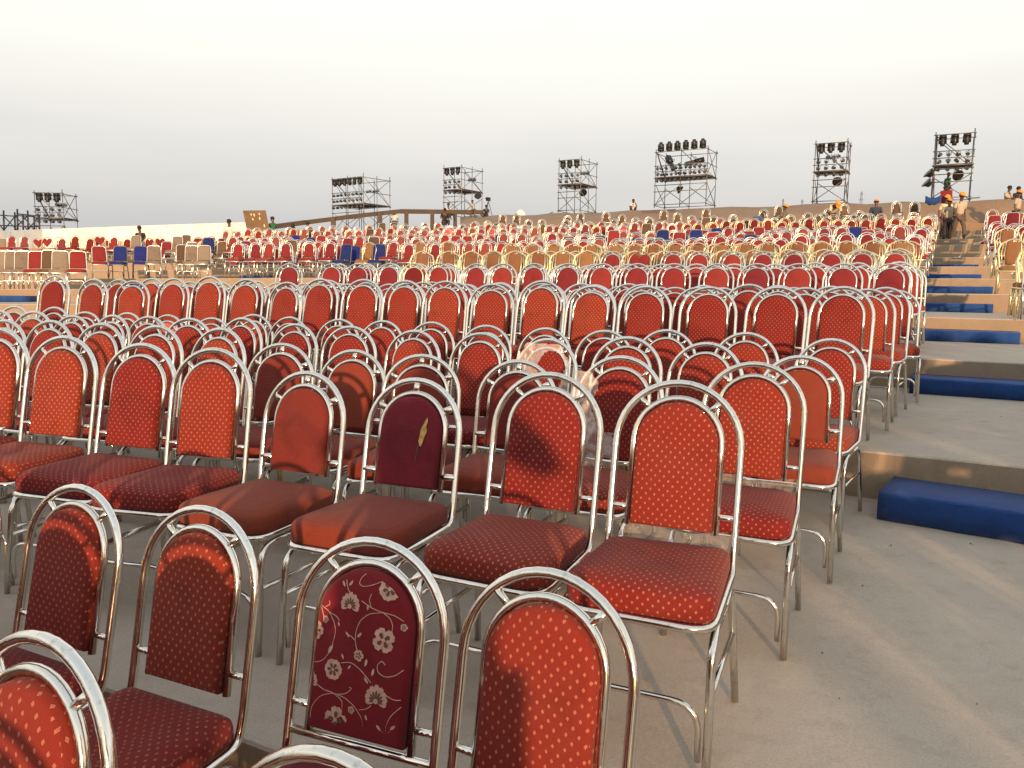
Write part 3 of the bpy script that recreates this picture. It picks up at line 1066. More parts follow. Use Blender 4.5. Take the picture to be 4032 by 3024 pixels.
for c in todo:
    k, row, right = c['k'], c['row'], bool(c.get('right'))
    K = KINDS[c['kind']]
    turn = rnd.gauss(0, .065 if k < 5 else .13)
    if k == -1:
        turn = turn*.4+(.10 if c['px'] in (838, 1512) else 0)
    if k == 0 and row == 0:
        turn = turn*.4+(.06 if c['px'] > 2600 else (.15 if c['px'] < 1000 else .04))
    if not right and c['px'] and c['px'] < 830 and k in (4, 5):
        turn = rnd.uniform(.2, .5)
    if c.get('stuff'):
        stuff_chair(c['kind'], c['s'], c['yr'], k, c['lift'], turn)
        continue
    rn = RNAME[row] if k >= 0 else ('row nearest the camera' if row == 0 else 'row of the floral chair')
    where = '%s of the %s terrace' % (rn, TNAME[k]) if k >= 0 else rn
    pos = '%s right of the aisle' % ordw(c['i']) if right else '%s from the aisle' % ordw(c['i'])
    lab = '%s, %s, %s' % (K['say'], pos, where)
    if len(lab.split()) > 16:
        lab = lab.replace(' terrace', '').replace('arched chair with pointed', 'chair with pointed')
    sp = None
    if c['kind'] == 'torn':
        lab = 'maroon arched chair with a torn back showing yellow foam'
        sp = 'torn'
    elif c['kind'] == 'floral':
        lab = 'maroon arched chair with pale embroidered flowers on its back'
        sp = 'floral'
    elif k == 0:
        sp = {2164: 'plastic_a', 2465: 'plastic_b', 2700: 'skirt_a', 2988: 'skirt_b'}.get(c['px'])
    detail = k <= 1 or (k == 2 and row == 0) or (k == 3 and row == 0)
    o = place(c['kind'], c['s'], c['yr'], k, lab, detail, turn, c['lift'], c['sc'])
    total += 1
    if sp:
        SPECIAL[sp] = o
    if k <= 0:
        c['obj'] = o
# the same rows go on beside and below the picture
for k, yr, s0, s1, gap in ((0, 2.3, 1.25, 4.6, .1), (0, 3.1, 1.2, 4.6, .1), (0, 3.9, 1.2, 4.6, .1), (0, 4.7, 1.15, 4.6, .1), (-1, 1.3, 1.05, 4.6, .18), (-1, .5, 1.2, 4.6, .45), (-1, -.3, 1.2, 4.6, .6), (-1, -1.1, 1.2, 4.6, .5), (-2, -2.6, .9, 5.2, .5),
                           (1, 5.4, 1.1, 4.2, .1), (1, 6.2, 1.1, 4.2, .1), (1, 7.0, 1.1, 4.2, .1), (1, 7.8, 1.1, 4.2, .1)):
    s = s0+rnd.uniform(0, .15)
    while s < s1:
        if rnd.random() > gap:
            stuff_chair('dotted', s, yr, k, 0, rnd.gauss(0, .05))
        s += .50+rnd.uniform(-.03, .12)
for yr, s0, s1 in ((.67, -1.72, -5.6), (-.15, -.72, -5.6), (-.95, -.70, -5.6), (-1.7, -.75, -5.6), (-2.6, -.8, -5.6), (-3.4, -.8, -5.6), (-4.2, -.8, -5.6)):
    s = s0
    while s > s1:
        if rnd.random() > .08:
            stuff_chair('dotted', s, yr, -1 if yr > -1.9 else -2, 0, rnd.gauss(0, .05))
        s -= .44+rnd.uniform(-.01, .05)
o = link('distant_chairs', far.mesh('distant_chairs', far_m))
struct(o, 'stuff', 'remaining arched chairs massed between and beyond the nearer rows')
print('chairs', total, 'stuff tris', len(far.f)*2)

#NEXT
# ------------------------------------------------------------------ details on single chairs
def pad_off(x, z, outl, thick=.030, front=.002, bulge=.006):
    cx = sum(p[0] for p in outl)/len(outl)
    cz = sum(p[1] for p in outl)/len(outl)
    dx, dz = x-cx, z-cz
    best = 9.
    n = len(outl)
    for i in range(n):
        ax, az = outl[i]
        bx, bz = outl[(i+1) % n]
        ex, ez = bx-ax, bz-az
        den = dx*ez-dz*ex
        if abs(den) < 1e-9:
            continue
        t_ = ((ax-cx)*ez-(az-cz)*ex)/den
        u_ = ((ax-cx)*dz-(az-cz)*dx)/den
        if t_ > 0 and -.001 <= u_ <= 1.001:
            best = min(best, t_)
    r = 1/best if best else 0
    if r < .25:
        e = bulge
    elif r < .62:
        e = bulge*(1-.3*(r-.25)/.37)
    elif r < .86:
        e = bulge*.7*(1-(r-.62)/.24)
    else:
        e = 0
        q = min(1, (r-.86)/.14)
        return front+thick-.018*(1-math.sqrt(max(0, 1-q*q)))
    return front+thick+e
if 'floral' in SPECIAL:
    ol = arch_outline(.1225, .505, .938-.058-.011, 20)
    def onpad(x, z, lift=.0014):
        return bp(x, z, pad_off(x, z, ol)+lift)
    # photograph pixels of the pad -> pad coordinates
    def m2(px, py):
        v = (1610-.346*(705-px)-py)/1050.
        zz = .505+v*.364
        xl = 185+85*max(0, min(1, (1430-py)/650))
        xr = 715+85*max(0, min(1, (1610-py)/800))
        return -.122+.244*(px-xl)/(xr-xl), zz
    def inside(x, z):
        zc = .869-.1225
        return (abs(x) < .115 and z > .516) if z < zc else (x*x+(z-zc)**2 < .115**2)
    vines = [[(540, 518), (512, 545), (505, 580), (530, 605), (590, 600), (650, 575), (690, 555)], [(430, 545), (445, 600), (470, 650)], [(300, 690), (350, 730), (385, 800), (392, 860), (375, 920)], [(300, 700), (320, 760), (335, 790)], [(350, 735), (400, 770), (415, 800)],
             [(530, 690), (590, 745), (650, 780), (710, 805), (755, 850)], [(650, 780), (580, 775), (530, 810), (505, 870), (497, 940), (512, 1010)], [(650, 780), (690, 820), (702, 870), (690, 920)], [(415, 1055), (470, 1055), (520, 1105), (575, 1190)], [(500, 930), (470, 890), (460, 905)],
             [(240, 975), (235, 1015), (260, 1040), (310, 1030), (355, 980), (385, 890)], [(655, 1095), (640, 1065), (612, 1085), (612, 1130), (650, 1165), (700, 1165), (745, 1135)], [(215, 1390), (228, 1300), (285, 1240), (360, 1230), (425, 1265), (475, 1320), (515, 1400), (517, 1460), (495, 1520)],
             [(250, 1155), (305, 1205), (360, 1230)], [(360, 1230), (410, 1280), (405, 1335)], [(370, 1240), (430, 1245), (470, 1215), (455, 1205)], [(500, 1345), (540, 1345), (570, 1325)], [(650, 1270), (690, 1305), (725, 1310)], [(725, 1350), (670, 1395), (640, 1460), (645, 1540)], [(640, 1500), (605, 1470), (600, 1490)], [(645, 1500), (670, 1480)], [(220, 1390), (200, 1340)], [(225, 1395), (240, 1370)], [(345, 665), (352, 690), (325, 700)], [(580, 655), (570, 690), (585, 735)]]
    par = next(c for c in SPECIAL['floral'].children if c.name.startswith('backrest'))
    def stroke(pts, r, mat, name='embroidered_vine'):
        P3 = []
        for i in range(len(pts)-1):
            for q in range(4):
                t_ = q/4
                P3.append((pts[i][0]*(1-t_)+pts[i+1][0]*t_, pts[i][1]*(1-t_)+pts[i+1][1]*t_))
        P3.append(pts[-1])
        for _ in range(2):
            P3 = [P3[0]]+[((P3[i-1][0]+2*P3[i][0]+P3[i+1][0])/4, (P3[i-1][1]+2*P3[i][1]+P3[i+1][1])/4) for i in range(1, len(P3)-1)]+[P3[-1]]
        w = [m2(*p) for p in P3]
        w = [p for p in w if inside(*p)]
        if len(w) < 3:
            return
        g = G()
        g.tube([onpad(x, z, .0003) for x, z in w], r, 5)
        link(name, g.mesh(name, [mat]), par)
    for vn in vines:
        stroke(vn, .0010, 'thread')
    def petal_flower(px, py, size, n, wd, mat='thread', core='thread_dark', rot=0., peony=False):
        size *= 1.05
        cx, cz = m2(px, py)
        g = G()
        def fan(poly, m, lift):
            poly = [p for p in poly if inside(*p)]
            if len(poly) < 3:
                return
            g.add([onpad(x, z, lift) for x, z in poly], [tuple(range(len(poly)))], m)
        for i in range(n):
            if peony:
                a = R_(90)+(i-(n-1)/2)*R_(200/(n-1))*(-1 if False else 1)
                L = size*(1.0-.28*abs(i-(n-1)/2)/(n/2))
            else:
                a = rot+2*math.pi*i/n
                L = size
            d = (math.cos(a), math.sin(a))
            q = (-d[1], d[0])
            poly = [(cx+d[0]*L*u+q[0]*wd*size*v, cz+d[1]*L*u+q[1]*wd*size*v) for u, v in ((.12, -.12), (.45, -.42), (.8, -.46), (1., -.18), (.94, 0), (1., .18), (.8, .46), (.45, .42), (.12, .12))]
            fan(poly, 0, .0012+.0003*(i % 3))
            poly = [(cx+d[0]*L*u+q[0]*wd*size*v, cz+d[1]*L*u+q[1]*wd*size*v) for u, v in ((.15, -.08), (.5, -.17), (.66, 0), (.5, .17), (.15, .08))]
            fan(poly, 1, .0024)
        fan([(cx+size*.17*math.cos(q), cz+size*.17*math.sin(q)) for q in [2*math.pi*k/8 for k in range(8)]], 0, .003)
        if g.f:
            link('embroidered_flower', g.mesh('embroidered_flower', [mat, core], False), par)
    petal_flower(470, 715, .030, 9, .42, peony=True)
    petal_flower(672, 640, .0245, 6, .95, rot=.3)
    petal_flower(652, 945, .026, 4, 1.1, rot=.6)
    petal_flower(370, 1088, .022, 6, .95)
    petal_flower(598, 1300, .034, 9, .42, peony=True)
    petal_flower(365, 1392, .027, 4, 1.1, rot=1.5)
    petal_flower(515, 1020, .012, 5, .95)
    petal_flower(275, 838, .020, 5, .95)
    petal_flower(228, 1150, .024, 8, .45, peony=True)
    petal_flower(755, 885, .008, 5, .9)
    petal_flower(335, 780, .008, 5, .9)
    petal_flower(457, 1342, .008, 5, .9)
    petal_flower(245, 1470, .014, 6, .7)
    petal_flower(680, 1590, .014, 6, .7)
    for lx, ly, a, L in ((430, 590, 2.2, .016), (450, 585, .9, .016), (470, 905, 2.4, .016), (510, 910, .8, .016), (375, 940, 4.2, .024), (545, 1090, 1.3, .018), (540, 1150, 5.4, .017), (580, 1150, 1.3, .018), (495, 1500, 4.3, .024), (205, 1345, 2., .014), (410, 800, 5., .012), (430, 1035, 2., .014), (470, 1075, 4., .012), (570, 715, 4.6, .014), (535, 1375, 5., .013), (615, 1480, 2.4, .016), (665, 1475, .7, .016)):
        cx, cz = m2(lx, ly)
        d = (math.cos(a), math.sin(a))
        q = (-d[1], d[0])
        poly = [(cx+d[0]*L*u+q[0]*L*v, cz+d[1]*L*u+q[1]*L*v) for u, v in ((0, 0), (.35, -.2), (.75, -.15), (1, .05), (.7, .18), (.35, .16))]
        if all(inside(*p) for p in poly):
            g = G()
            g.add([onpad(x, z, .0012) for x, z in poly], [tuple(range(6))])
            link('embroidered_leaf', g.mesh('embroidered_leaf', ['thread'], False), par)
if 'torn' in SPECIAL:
    ol = arch_outline(.1225, .497, .885-.058-.011, 20)
    par = next(c for c in SPECIAL['torn'].children if c.name.startswith('backrest'))
    g = G()
    edge = [(.058, .655), (.052, .672), (.0545, .69), (.056, .708), (.062, .722), (.068, .738), (.073, .741), (.074, .728), (.071, .716), (.074, .702), (.069, .688), (.066, .675), (.063, .662)]
    edge = [(.063+(x-.063)*1.5, .69+(z-.697)*1.25) for x, z in edge]
    c0 = (.063, .69)
    n = len(edge)
    vs = [bp(c0[0], c0[1], pad_off(*c0, ol)+.004)]+[bp(x, z, pad_off(x, z, ol)+.0008) for x, z in edge]
    g.add(vs, [(0, 1+i, 1+(i+1) % n) for i in range(n)])
    link('exposed_foam', g.mesh('exposed_foam', ['foam']), par)
    g = G()
    g.tube([bp(x, z, pad_off(x, z, ol)+.0008) for x, z in edge+[edge[0]]], .0016, 5)
    link('torn_edge', g.mesh('torn_edge', ['maroon_fabric']), par)
    g = G()
    slit = [(.056, .64), (.050, .647), (.046, .632), (.044, .612), (.040, .596), (.041, .585)]
    g.tube([bp(x, z, pad_off(x, z, ol)+.0004) for x, z in slit], [.003, .0035, .003, .0022, .0015, .0008], 5)
    link('slit', g.mesh('slit', ['thread_dark']), par)
def crumple(name, par, fn, nu, nv, hole, mat='milky_plastic'):
    """thin torn plastic film on a chair"""
    r2 = random.Random(name+par.name)
    g = G()
    sd_ = Vector((r2.random()*9, r2.random()*9, 0))
    def crease(p):
        a_ = abs(mnoise.noise(p*14+sd_))+.5*abs(mnoise.noise(p*31+sd_))
        return p+Vector((0, -.035*a_, .008*mnoise.noise(p*20)))
    nu, nv = nu*2, nv*2
    vs = [[crease(fn(i/nu, j/nv)) for i in range(nu+1)] for j in range(nv+1)]
    flat = [p for row in vs for p in row]
    fs = []
    for j in range(nv):
        for i in range(nu):
            if not hole((i+.5)/nu, (j+.5)/nv, r2):
                fs.append((j*(nu+1)+i, j*(nu+1)+i+1, (j+1)*(nu+1)+i+1, (j+1)*(nu+1)+i))
    g.add(flat, fs)
    o = link(name, g.mesh(name, [mat]), par)
    return o
if 'plastic_b' in SPECIAL:
    crumple('plastic_film', SPECIAL['plastic_b'], lambda u, v: bp(-.185+.27*u*(.7+.3*(1-v)), .86-.42*v, .050+.016*math.sin(9*u+5*v)), 22, 30, lambda u, v, r: (u > .25+.5*v+.10*math.sin(v*14) and v < .6) or (v > .93-.1*math.sin(u*9)))
if 'plastic_a' in SPECIAL:
    crumple('plastic_film', SPECIAL['plastic_a'], lambda u, v: bp(-.18+.36*u, .90-.33*v, .046+.012*math.sin(11*u+7*v)), 26, 22, lambda u, v, r: ((u-.68)**2/.05+(v-.45)**2/.12 < 1) or (abs(u-.5)*2 > 1.02-.5*max(0, .35-v)/.35 and v < .3) or v > .85+.12*math.sin(u*12))
for nm in ('skirt_a', 'skirt_b'):
    if nm in SPECIAL:
        crumple('plastic_skirt', SPECIAL[nm], lambda u, v: Vector((-.15+.33*u, .0+.03*math.sin(8*u), .50-.15*v)), 24, 10, lambda u, v, r: v > .85+.15*math.sin(u*10), 'clear_plastic')
for c in CHAIRS:
    if c.get('obj') is not None and c['k'] == 0 and c['row'] < 4 and rnd.random() < .3:
        g = G()
        sx = rnd.choice((-1, 1))
        z = rnd.uniform(.06, .1)
        g.tube([(sx*.176, -.44, z), (sx*.175, -.44, z+.07)], .0098, 8)
        link('yellow_tape', g.mesh('yellow_tape', ['yellow_tape']), c['obj'])

# ------------------------------------------------------------------ litter on the floor
g = G()
for i in range(26):
    s = rnd.uniform(-.7, 1.2)
    yr = rnd.uniform(1.6, 8.0)
    k = 0 if yr < Y1-.1 else 1
    if Y1-.6 < yr < Y1+.05:
        continue
    P, a = polar(s, yr)
    r = rnd.uniform(.002, .0045)
    g.rings([[(P.x+r*q*math.cos(t_)*rnd.uniform(.7, 1.2), P.y+r*q*math.sin(t_)*rnd.uniform(.7, 1.2), level(k)+.002+h*r) for t_ in (0, 1.2, 2.4, 3.6, 4.8)] for q, h in ((.8, 0), (1, .5), (.5, 1))])
struct(link('litter', g.mesh('litter', ['leather'])), 'stuff', 'small dark crumbs of litter on the aisle floor')

# ------------------------------------------------------------------ white hoarding, ramp parapet, board
WALL = [(-260, 918, 30), (165, 903, 36.5), (420, 894, 38), (660, 885, 39), (880, 878, 40), (1010, 874, 41)]
wt = [pix(*p) for p in WALL]
root = link('white_hoarding', None, loc=(wt[1].x, wt[1].y, wt[1].z-2.4))
tag(root, 'long white sheeted hoarding behind the left rows of chairs', 'fence')
def strip(a, b, hgt, thick, mat, name, par, base, wav=.015, nseg=5):
    d = (b-a)
    dh = Vector((d.x, d.y, 0)).normalized()
    nn = Vector((-dh.y, dh.x, 0))
    g = G()
    rg = []
    for i in range(nseg+1):
        p = a.lerp(b, i/nseg)
        w = wav*math.sin(i*2.1+a.x)
        rg.append([p+nn*w-base, p+nn*(w+thick)-base, p+nn*(w+thick)+Vector((0, 0, -hgt))-base, p+nn*w+Vector((0, 0, -hgt))-base])
    g.rings(rg)
    return link(name, g.mesh(name, [mat], False), par)
for i in range(len(wt)-1):
    m = max(2, int((wt[i+1]-wt[i]).length/1.9))
    for q in range(m):
        a, b = wt[i].lerp(wt[i+1], q/m), wt[i].lerp(wt[i+1], (q+1)/m-.006)
        strip(a, b, 2.4, .05, 'white_sheeting', 'panel', root, root.location, .012)
BEAM = [(1075, 884, 44), (1210, 866, 46), (1400, 842, 48), (1580, 823, 50), (1740, 825, 51.5), (1905, 827, 53)]
bt = [pix(*p) for p in BEAM]
root = link('ramp_parapet', None, loc=(bt[3].x, bt[3].y, bt[3].z-2))
tag(root, 'brown concrete ramp beam on posts rising behind the chairs', 'parapet')
for i in range(len(bt)-1):
    strip(bt[i], bt[i+1]-(bt[i+1]-bt[i]).normalized()*.015, .27, .30, 'beam_concrete', 'beam', root, root.location, 0, 2)
for px, py, d in ((1312, 853, 47), (1496, 834, 49), (1600, 826, 50.2), (1702, 827, 51.2), (1792, 829, 52.2)):
    g = G()
    p = pix(px, py, d)-root.location
    g.box((p.x, p.y, p.z-1.0), (.26, .26, 1.9), rot=Matrix.Rotation(.6, 3, 'Z'))
    link('post', g.mesh('post', ['beam_concrete'], False), root)
q = [pix(957, 829, 36), pix(1046, 828, 36.6), pix(1066, 925, 36.6), pix(977, 930, 36)]
base = q[3]
g = G()
nn = (q[1]-q[0]).cross(q[3]-q[0]).normalized()*.03
vs = [p-base for p in q]+[p+nn-base for p in q]
g.add(vs, [(0, 1, 2, 3), (7, 6, 5, 4), (0, 4, 5, 1), (1, 5, 6, 2), (2, 6, 7, 3), (3, 7, 4, 0)])
o = link('plywood_board', g.mesh('plywood_board', ['plywood'], False), loc=base)
tag(o, 'large brown plywood board held upright beside a man in green', 'board')
for i, (u, v) in enumerate(((.32, .16), (.45, .18), (.68, .15), (.66, .32), (.35, .35), (.8, .62))):
    p = q[0].lerp(q[1], u).lerp(q[3].lerp(q[2], u), v)-base-nn*(.15 if nn.dot(fwd) > 0 else -1.15)
    ex, ez = (q[1]-q[0]).normalized(), (q[3]-q[0]).normalized()
    g = G()
    g.add([p+ex*(.035*math.cos(t_))+ez*(.06*math.sin(t_)*(1+.4*(i % 2))) for t_ in (0, 1, 2, 3, 4, 5)], [tuple(range(6))])
    link('paint_splash', g.mesh('paint_splash', ['shirt_cream'], False), o)

# ------------------------------------------------------------------ scaffold towers and stage lights
def par_mesh():
    g = G()
    rg = []
    for y, r in ((.12, .03), (.10, .075), (.02, .085), (-.06, .10), (-.13, .105), (-.135, .095)):
        rg.append([(r*math.cos(2*math.pi*i/10), y, r*math.sin(2*math.pi*i/10)-.17) for i in range(10)])
    g.rings(rg, 0, True, False)
    g.add([(.095*math.cos(2*math.pi*i/10), -.128, .095*math.sin(2*math.pi*i/10)-.17) for i in range(10)], [tuple(range(10))], 1)
    g.tube(fillet([(-.125, 0, -.17), (-.125, 0, -.02), (.125, 0, -.02), (.125, 0, -.17)], .03, 2), .012, 4)
    g.tube([(0, 0, -.02), (0, 0, .04)], .02, 5)
    return g
def mh_mesh(stand):
    g = G()
    s = 1 if stand else -1
    g.box((0, 0, s*.07), (.36, .30, .14))
    for sx in (-1, 1):
        g.box((sx*.17, 0, s*.30), (.07, .18, .36))
    rg = []
    for z, r in ((.12, .10), (.18, .13), (.34, .15), (.44, .15), (.52, .13), (.60, .12), (.61, .10)):
        rg.append([(r*math.cos(2*math.pi*i/10), r*math.sin(2*math.pi*i/10)-.02, s*z) for i in range(10)])
    g.rings(rg)
    g.add([(.10*math.cos(2*math.pi*i/10), .10*math.sin(2*math.pi*i/10)-.02, s*.613) for i in range(10)], [tuple(range(10))], 1)
    g.box((0, -.165, s*.36), (.16, .02, .07), 1)
    return g
def flood_mesh():
    g = G()
    rg = []
    for y, r in ((.28, .10), (.22, .17), (.08, .22), (-.06, .36), (-.10, .37), (-.10, .33)):
        rg.append([(r*math.cos(2*math.pi*i/14), y, r*math.sin(2*math.pi*i/14)-.40) for i in range(14)])
    g.rings(rg, 0, True, True)
    g.tube(fillet([(-.24, .1, -.40), (-.24, .1, 0), (.24, .1, 0), (.24, .1, -.40)], .1, 3), .018, 5)
    return g
def spot_mesh():
    g = G()
    g.box((0, .25, -.32), (.34, .62, .34))
    rg = []
    for y, r in ((.0, .17), (-.35, .15), (-.75, .16), (-.78, .14)):
        rg.append([(r*math.cos(2*math.pi*i/10), y, r*math.sin(2*math.pi*i/10)-.32) for i in range(10)])
    g.rings(rg)
    g.tube(fillet([(-.22, 0, -.32), (-.22, 0, 0), (.22, 0, 0), (.22, 0, -.32)], .05, 2), .018, 5)
    return g
LM = {'par': par_mesh().mesh('par_light', ['lamp_grey', 'lens_glass']), 'mh': mh_mesh(False).mesh('moving_head_light', ['black_plastic', 'lens_glass']), 'mhs': mh_mesh(True).mesh('moving_head_light', ['black_plastic', 'lens_glass']),
      'flood': flood_mesh().mesh('flood_light', ['black_plastic']), 'spot': spot_mesh().mesh('follow_spot', ['black_plastic'])}
def lamp(kind, P, rot, label):
    nm = {'par': 'par_light', 'mh': 'moving_head_light', 'mhs': 'moving_head_light', 'flood': 'flood_light', 'spot': 'follow_spot'}[kind]
    o = link(nm, LM[kind], loc=P)
    q_ = {'flood': .72, 'mh': .82, 'mhs': .85, 'par': .85}.get(kind, .85)
    o.scale = (q_, q_, q_)
    o.rotation_euler = rot
    tag(o, label, 'stage light', {'par': 'small par lights on the towers', 'mh': 'moving head lights on the towers', 'mhs': 'moving head lights on the towers', 'flood': 'large round floodlights', 'spot': 'long follow spots'}[kind])
def tower(px, ytop, ybase, d, bays, dep, rot, say, say2, base_ext=0., dark=False, lights=True, rows=None):
    """px = pixel of the front left post"""
    top = pix(px, ytop, d)
    bot = pix(px, ybase, d)
    h = top.z-bot.z+base_ext
    W = 1.6*bays
    D = dep
    root = link('scaffold_tower', None, loc=(top.x, top.y, top.z-h), rotz=rot)
    tag(root, say, 'scaffold tower', 'scaffold lighting towers on the crest')
    mt = 'galvanised'
    def bar(name, a, b, r=.024):
        g = G()
        g.tube([a, b], r, 6)
        link(name, g.mesh(name, [mt]), root)
    nb = bays
    xs = [W*i/nb for i in range(nb+1)]
    ys = [0, D] if D < 1.9 else [0, D/2, D]
    for x in xs:
        for y in ys:
            bar('post', (x, y, 0), (x, y, h+rnd.uniform(.02, .14)))
    f = rows or (.03, .27, .37, .48, .61, .72, .95)
    for j, q in enumerate(f):
        z = h*(1-q)
        if j in (0, 1, 2, 3, 4, 5, 6):
            bar('ledger', (-.08, -.03, z), (W+.08, -.03, z), .022)
        if j in (0, 3, 6):
            bar('ledger', (-.08, D+.03, z), (W+.08, D+.03, z), .022)
            for x in (0, W):
                bar('ledger', (x+.03, -.08, z-.04), (x+.03, D+.08, z-.04), .022)
        if j == 1:
            bar('ledger', (W+.03, -.08, z-.04), (W+.03, D+.08, z-.04), .022)
    z0, z1, z2, z3 = h*.05, h*.39, h*.52, h*.97
    for i in range(nb):
        a, b = xs[i], xs[i+1]
        bar('brace', (a, .03, z0), (b, .03, z1), .02)
        bar('brace', (b, D-.03, z0), (a, D-.03, z1), .02)
        bar('brace', (b, D-.03, z2), (a, D-.03, z3), .02)
        bar('brace', (a, .05, z3), (b, .05, z2), .02)
    for x, sg in ((W-.03, 1), (.03, -1)):
        bar('brace', (x, 0 if sg > 0 else D, z2), (x, D if sg > 0 else 0, z3), .02)
        bar('brace', (x+.04, D, z2), (x+.04, 0, z3), .02)
        bar('brace', (x, 0, z0), (x, D, z1), .02)
        bar('brace', (x+.04, D, z0), (x+.04, 0, z1), .02)
    # deck planks
    np_ = max(3, int(D/.28))
    zd = h*(1-f[3])+.045
    for i in range(np_):
        g = G()
        g.box((W/2, D*(i+.5)/np_, zd), (W+.1, D/np_-.02, .04))
        link('deck_plank', g.mesh('deck_plank', ['plank_wood'], False), root)
    M = Matrix.Translation(root.location) @ Matrix.Rotation(rot, 4, 'Z')
    def L(kind, x, y, z, rx=0., rz=0., lab=''):
        lamp(kind, M @ Vector((x, y, z)), (rx, 0, rot+rz), lab)
    if not lights:
        return root
    n_ = 3*bays
    for i in range(n_):
        x = W*(i+.6)/(n_+.2)
        if bays == 2 and dep < 2:
            L('mhs', x, -.03, h*(1-f[0])+.05, 0, rnd.uniform(-.5, .5), '%s black moving head standing on top of %s' % (ordw(i+1), say2))
        else:
            L('mh', x, -.03, h*(1-f[0])-.03, rnd.uniform(-.1, .1), rnd.uniform(-.5, .5), '%s black moving head hung on %s' % (ordw(i+1), say2))
    rowset = ((1, 'upper'), (2, 'middle'), (3, 'lower'))
    m = 4*bays if not (bays == 2 and dep < 2) else 11
    for j, wrd in rowset:
        for i in range(m):
            x = W*(i+.5)/m
            L('par', x, -.03, h*(1-f[j])-.05, rnd.uniform(-.5, .2), rnd.uniform(-.7, .7), '%s small round lamp, %s row of %s' % (ordw(i+1), wrd, say2))
    if dep > 1.2:
        for i in range(4):
            L('par', W*.3+i*.17*bays, D-.03, h*(1-.16), rnd.uniform(-.4, .3), rnd.uniform(-.6, .6), '%s small lamp on the rear rail of %s' % (ordw(i+1), say2))
    return root
t7 = tower(3686, 525, 790, 37, 1, 1.2, 0, 'rightmost scaffold lighting tower above the men in orange caps', 'the rightmost tower')
t6 = tower(3213, 560, 803, 42, 1, 1.3, 0, 'slim scaffold lighting tower second from the right', 'the second tower from right')
t5 = tower(2584, 594, 816, 47, 2, 1.7, -.03, 'widest scaffold lighting tower with six lamps standing on top', 'the widest tower')
t4 = tower(2202, 627, 838, 50, 1, 2.2, -.05, 'scaffold lighting tower just left of the squatting man', 'the tower by squatting man')
t3 = tower(1748, 657, 850, 55, 1, 2.4, -.08, 'scaffold lighting tower behind the walking man and tripod', 'the tower behind walking man')
t2 = tower(1308, 700, 862, 56, 2, 2.6, -.1, 'double-bay scaffold lighting tower rising behind the ramp beam', 'the tower behind the beam', base_ext=1.2)
t1 = tower(134, 752, 905, 45, 1, 1.5, .55, 'leftmost scaffold lighting tower above the white hoarding', 'the leftmost tower', base_ext=1.)
for nm, px, py, d, kind, rx, rz in (('big round floodlight hanging low in the rightmost tower', 3778, 680, 37.4, 'flood', .5, .5), ('big round floodlight low in the second tower from right', 3299, 707, 42.4, 'flood', .5, .3), ('big round floodlight low in the widest tower', 2687, 745, 47.5, 'flood', .6, 2.2), ('big floodlight inside the tower by squatting man', 2298, 755, 50.5, 'flood', .6, .7),
                                    ('upturned big floodlight beside the walking man', 1884, 775, 54.5, 'flood', -.6, .4), ('upper floodlight on the left side of the rightmost tower', 3675, 678, 37.2, 'flood', -.7, -1.2), ('lower floodlight on the left side of the rightmost tower', 3668, 716, 37.2, 'flood', -.7, -1.2),
                                    ('long black follow spot left inside the widest tower', 2647, 640, 47.8, 'spot', .9, .9), ('long black follow spot right inside the widest tower', 2738, 632, 47.8, 'spot', .25, -1.1)):
    lamp(kind, pix(px, py-14, d), (rx, 0, rz), nm)
# low dark trestle at the far left
root = link('trestle_frame', None, loc=pix(60, 905, 40))
tag(root, 'low dark scaffold trestle at the left edge above the hoarding', 'scaffold')
def tb(name, a, b, r=.03):
    g = G()
    g.tube([pix(*a)-root.location, pix(*b)-root.location], r, 6)
    link(name, g.mesh(name, ['black_plastic']), root)
for x, yt, d in ((14, 829, 40), (58, 836, 41.5), (68, 823, 40), (109, 829, 40), (90, 842, 41.5), (134, 848, 41.5), (154, 845, 40), (-30, 836, 40)):
    tb('post', (x, yt, d), (x+2, 922, d), .042)
for a, b, d in (((-30, 845), (68, 852), 40), ((68, 842), (154, 851), 40), ((-30, 887), (150, 892), 40), ((58, 848), (134, 853), 41.5)):
    tb('ledger', (*a, d), (*b, d))
for a, b, d in (((14, 850), (66, 905), 40), ((68, 890), (108, 850), 40), ((16, 905), (60, 850), 41), ((60, 850), (108, 905), 41), ((110, 905), (154, 852), 40), ((90, 850), (134, 905), 41), ((-30, 850), (14, 905), 40)):
    tb('brace', (*a, d), (*b, d))

# far power pylons
for px, ytop, ybase, d in ((3380, 757, 830, 900), (3150, 788, 830, 1000), (3075, 785, 830, 1100)):
    root = link('power_pylon', None, loc=pix(px, ybase+120, d))
    tag(root, {3380: 'nearest thin power pylon right of the second tower from right', 3150: 'faint far power pylon left of the second tower from right', 3075: 'faintest far power pylon left of the orange cap'}[px], 'pylon', 'power pylons on the horizon')
    h = (pix(px, ytop, d)-root.location).z
    g = G()
    for sx in (-1, 1):
        for sy in (-1, 1):
            g.tube([(sx*3.2, sy*3.2, 0), (sx*.5, sy*.5, h)], .16, 4)
    for i in range(9):
        z0, z1 = h*i/9, h*(i+1)/9
        w0, w1 = 3.2-2.7*i/9, 3.2-2.7*(i+1)/9
        g.tube([(-w0, -w0, z0), (w1, -w1, z1)], .1, 4)
        g.tube([(w0, -w0, z0), (-w1, -w1, z1)], .1, 4)
    me = g.mesh('lattice', ['galvanised'])
    struct(link('lattice', me, root), 'stuff')
    for i, q in enumerate((.72, .84, .95)):
        g = G()
        g.tube([(-4.5+i, 0, h*q), (4.5-i, 0, h*q)], .16, 4)
        link('cross_arm', g.mesh('cross_arm', ['galvanised']), root)

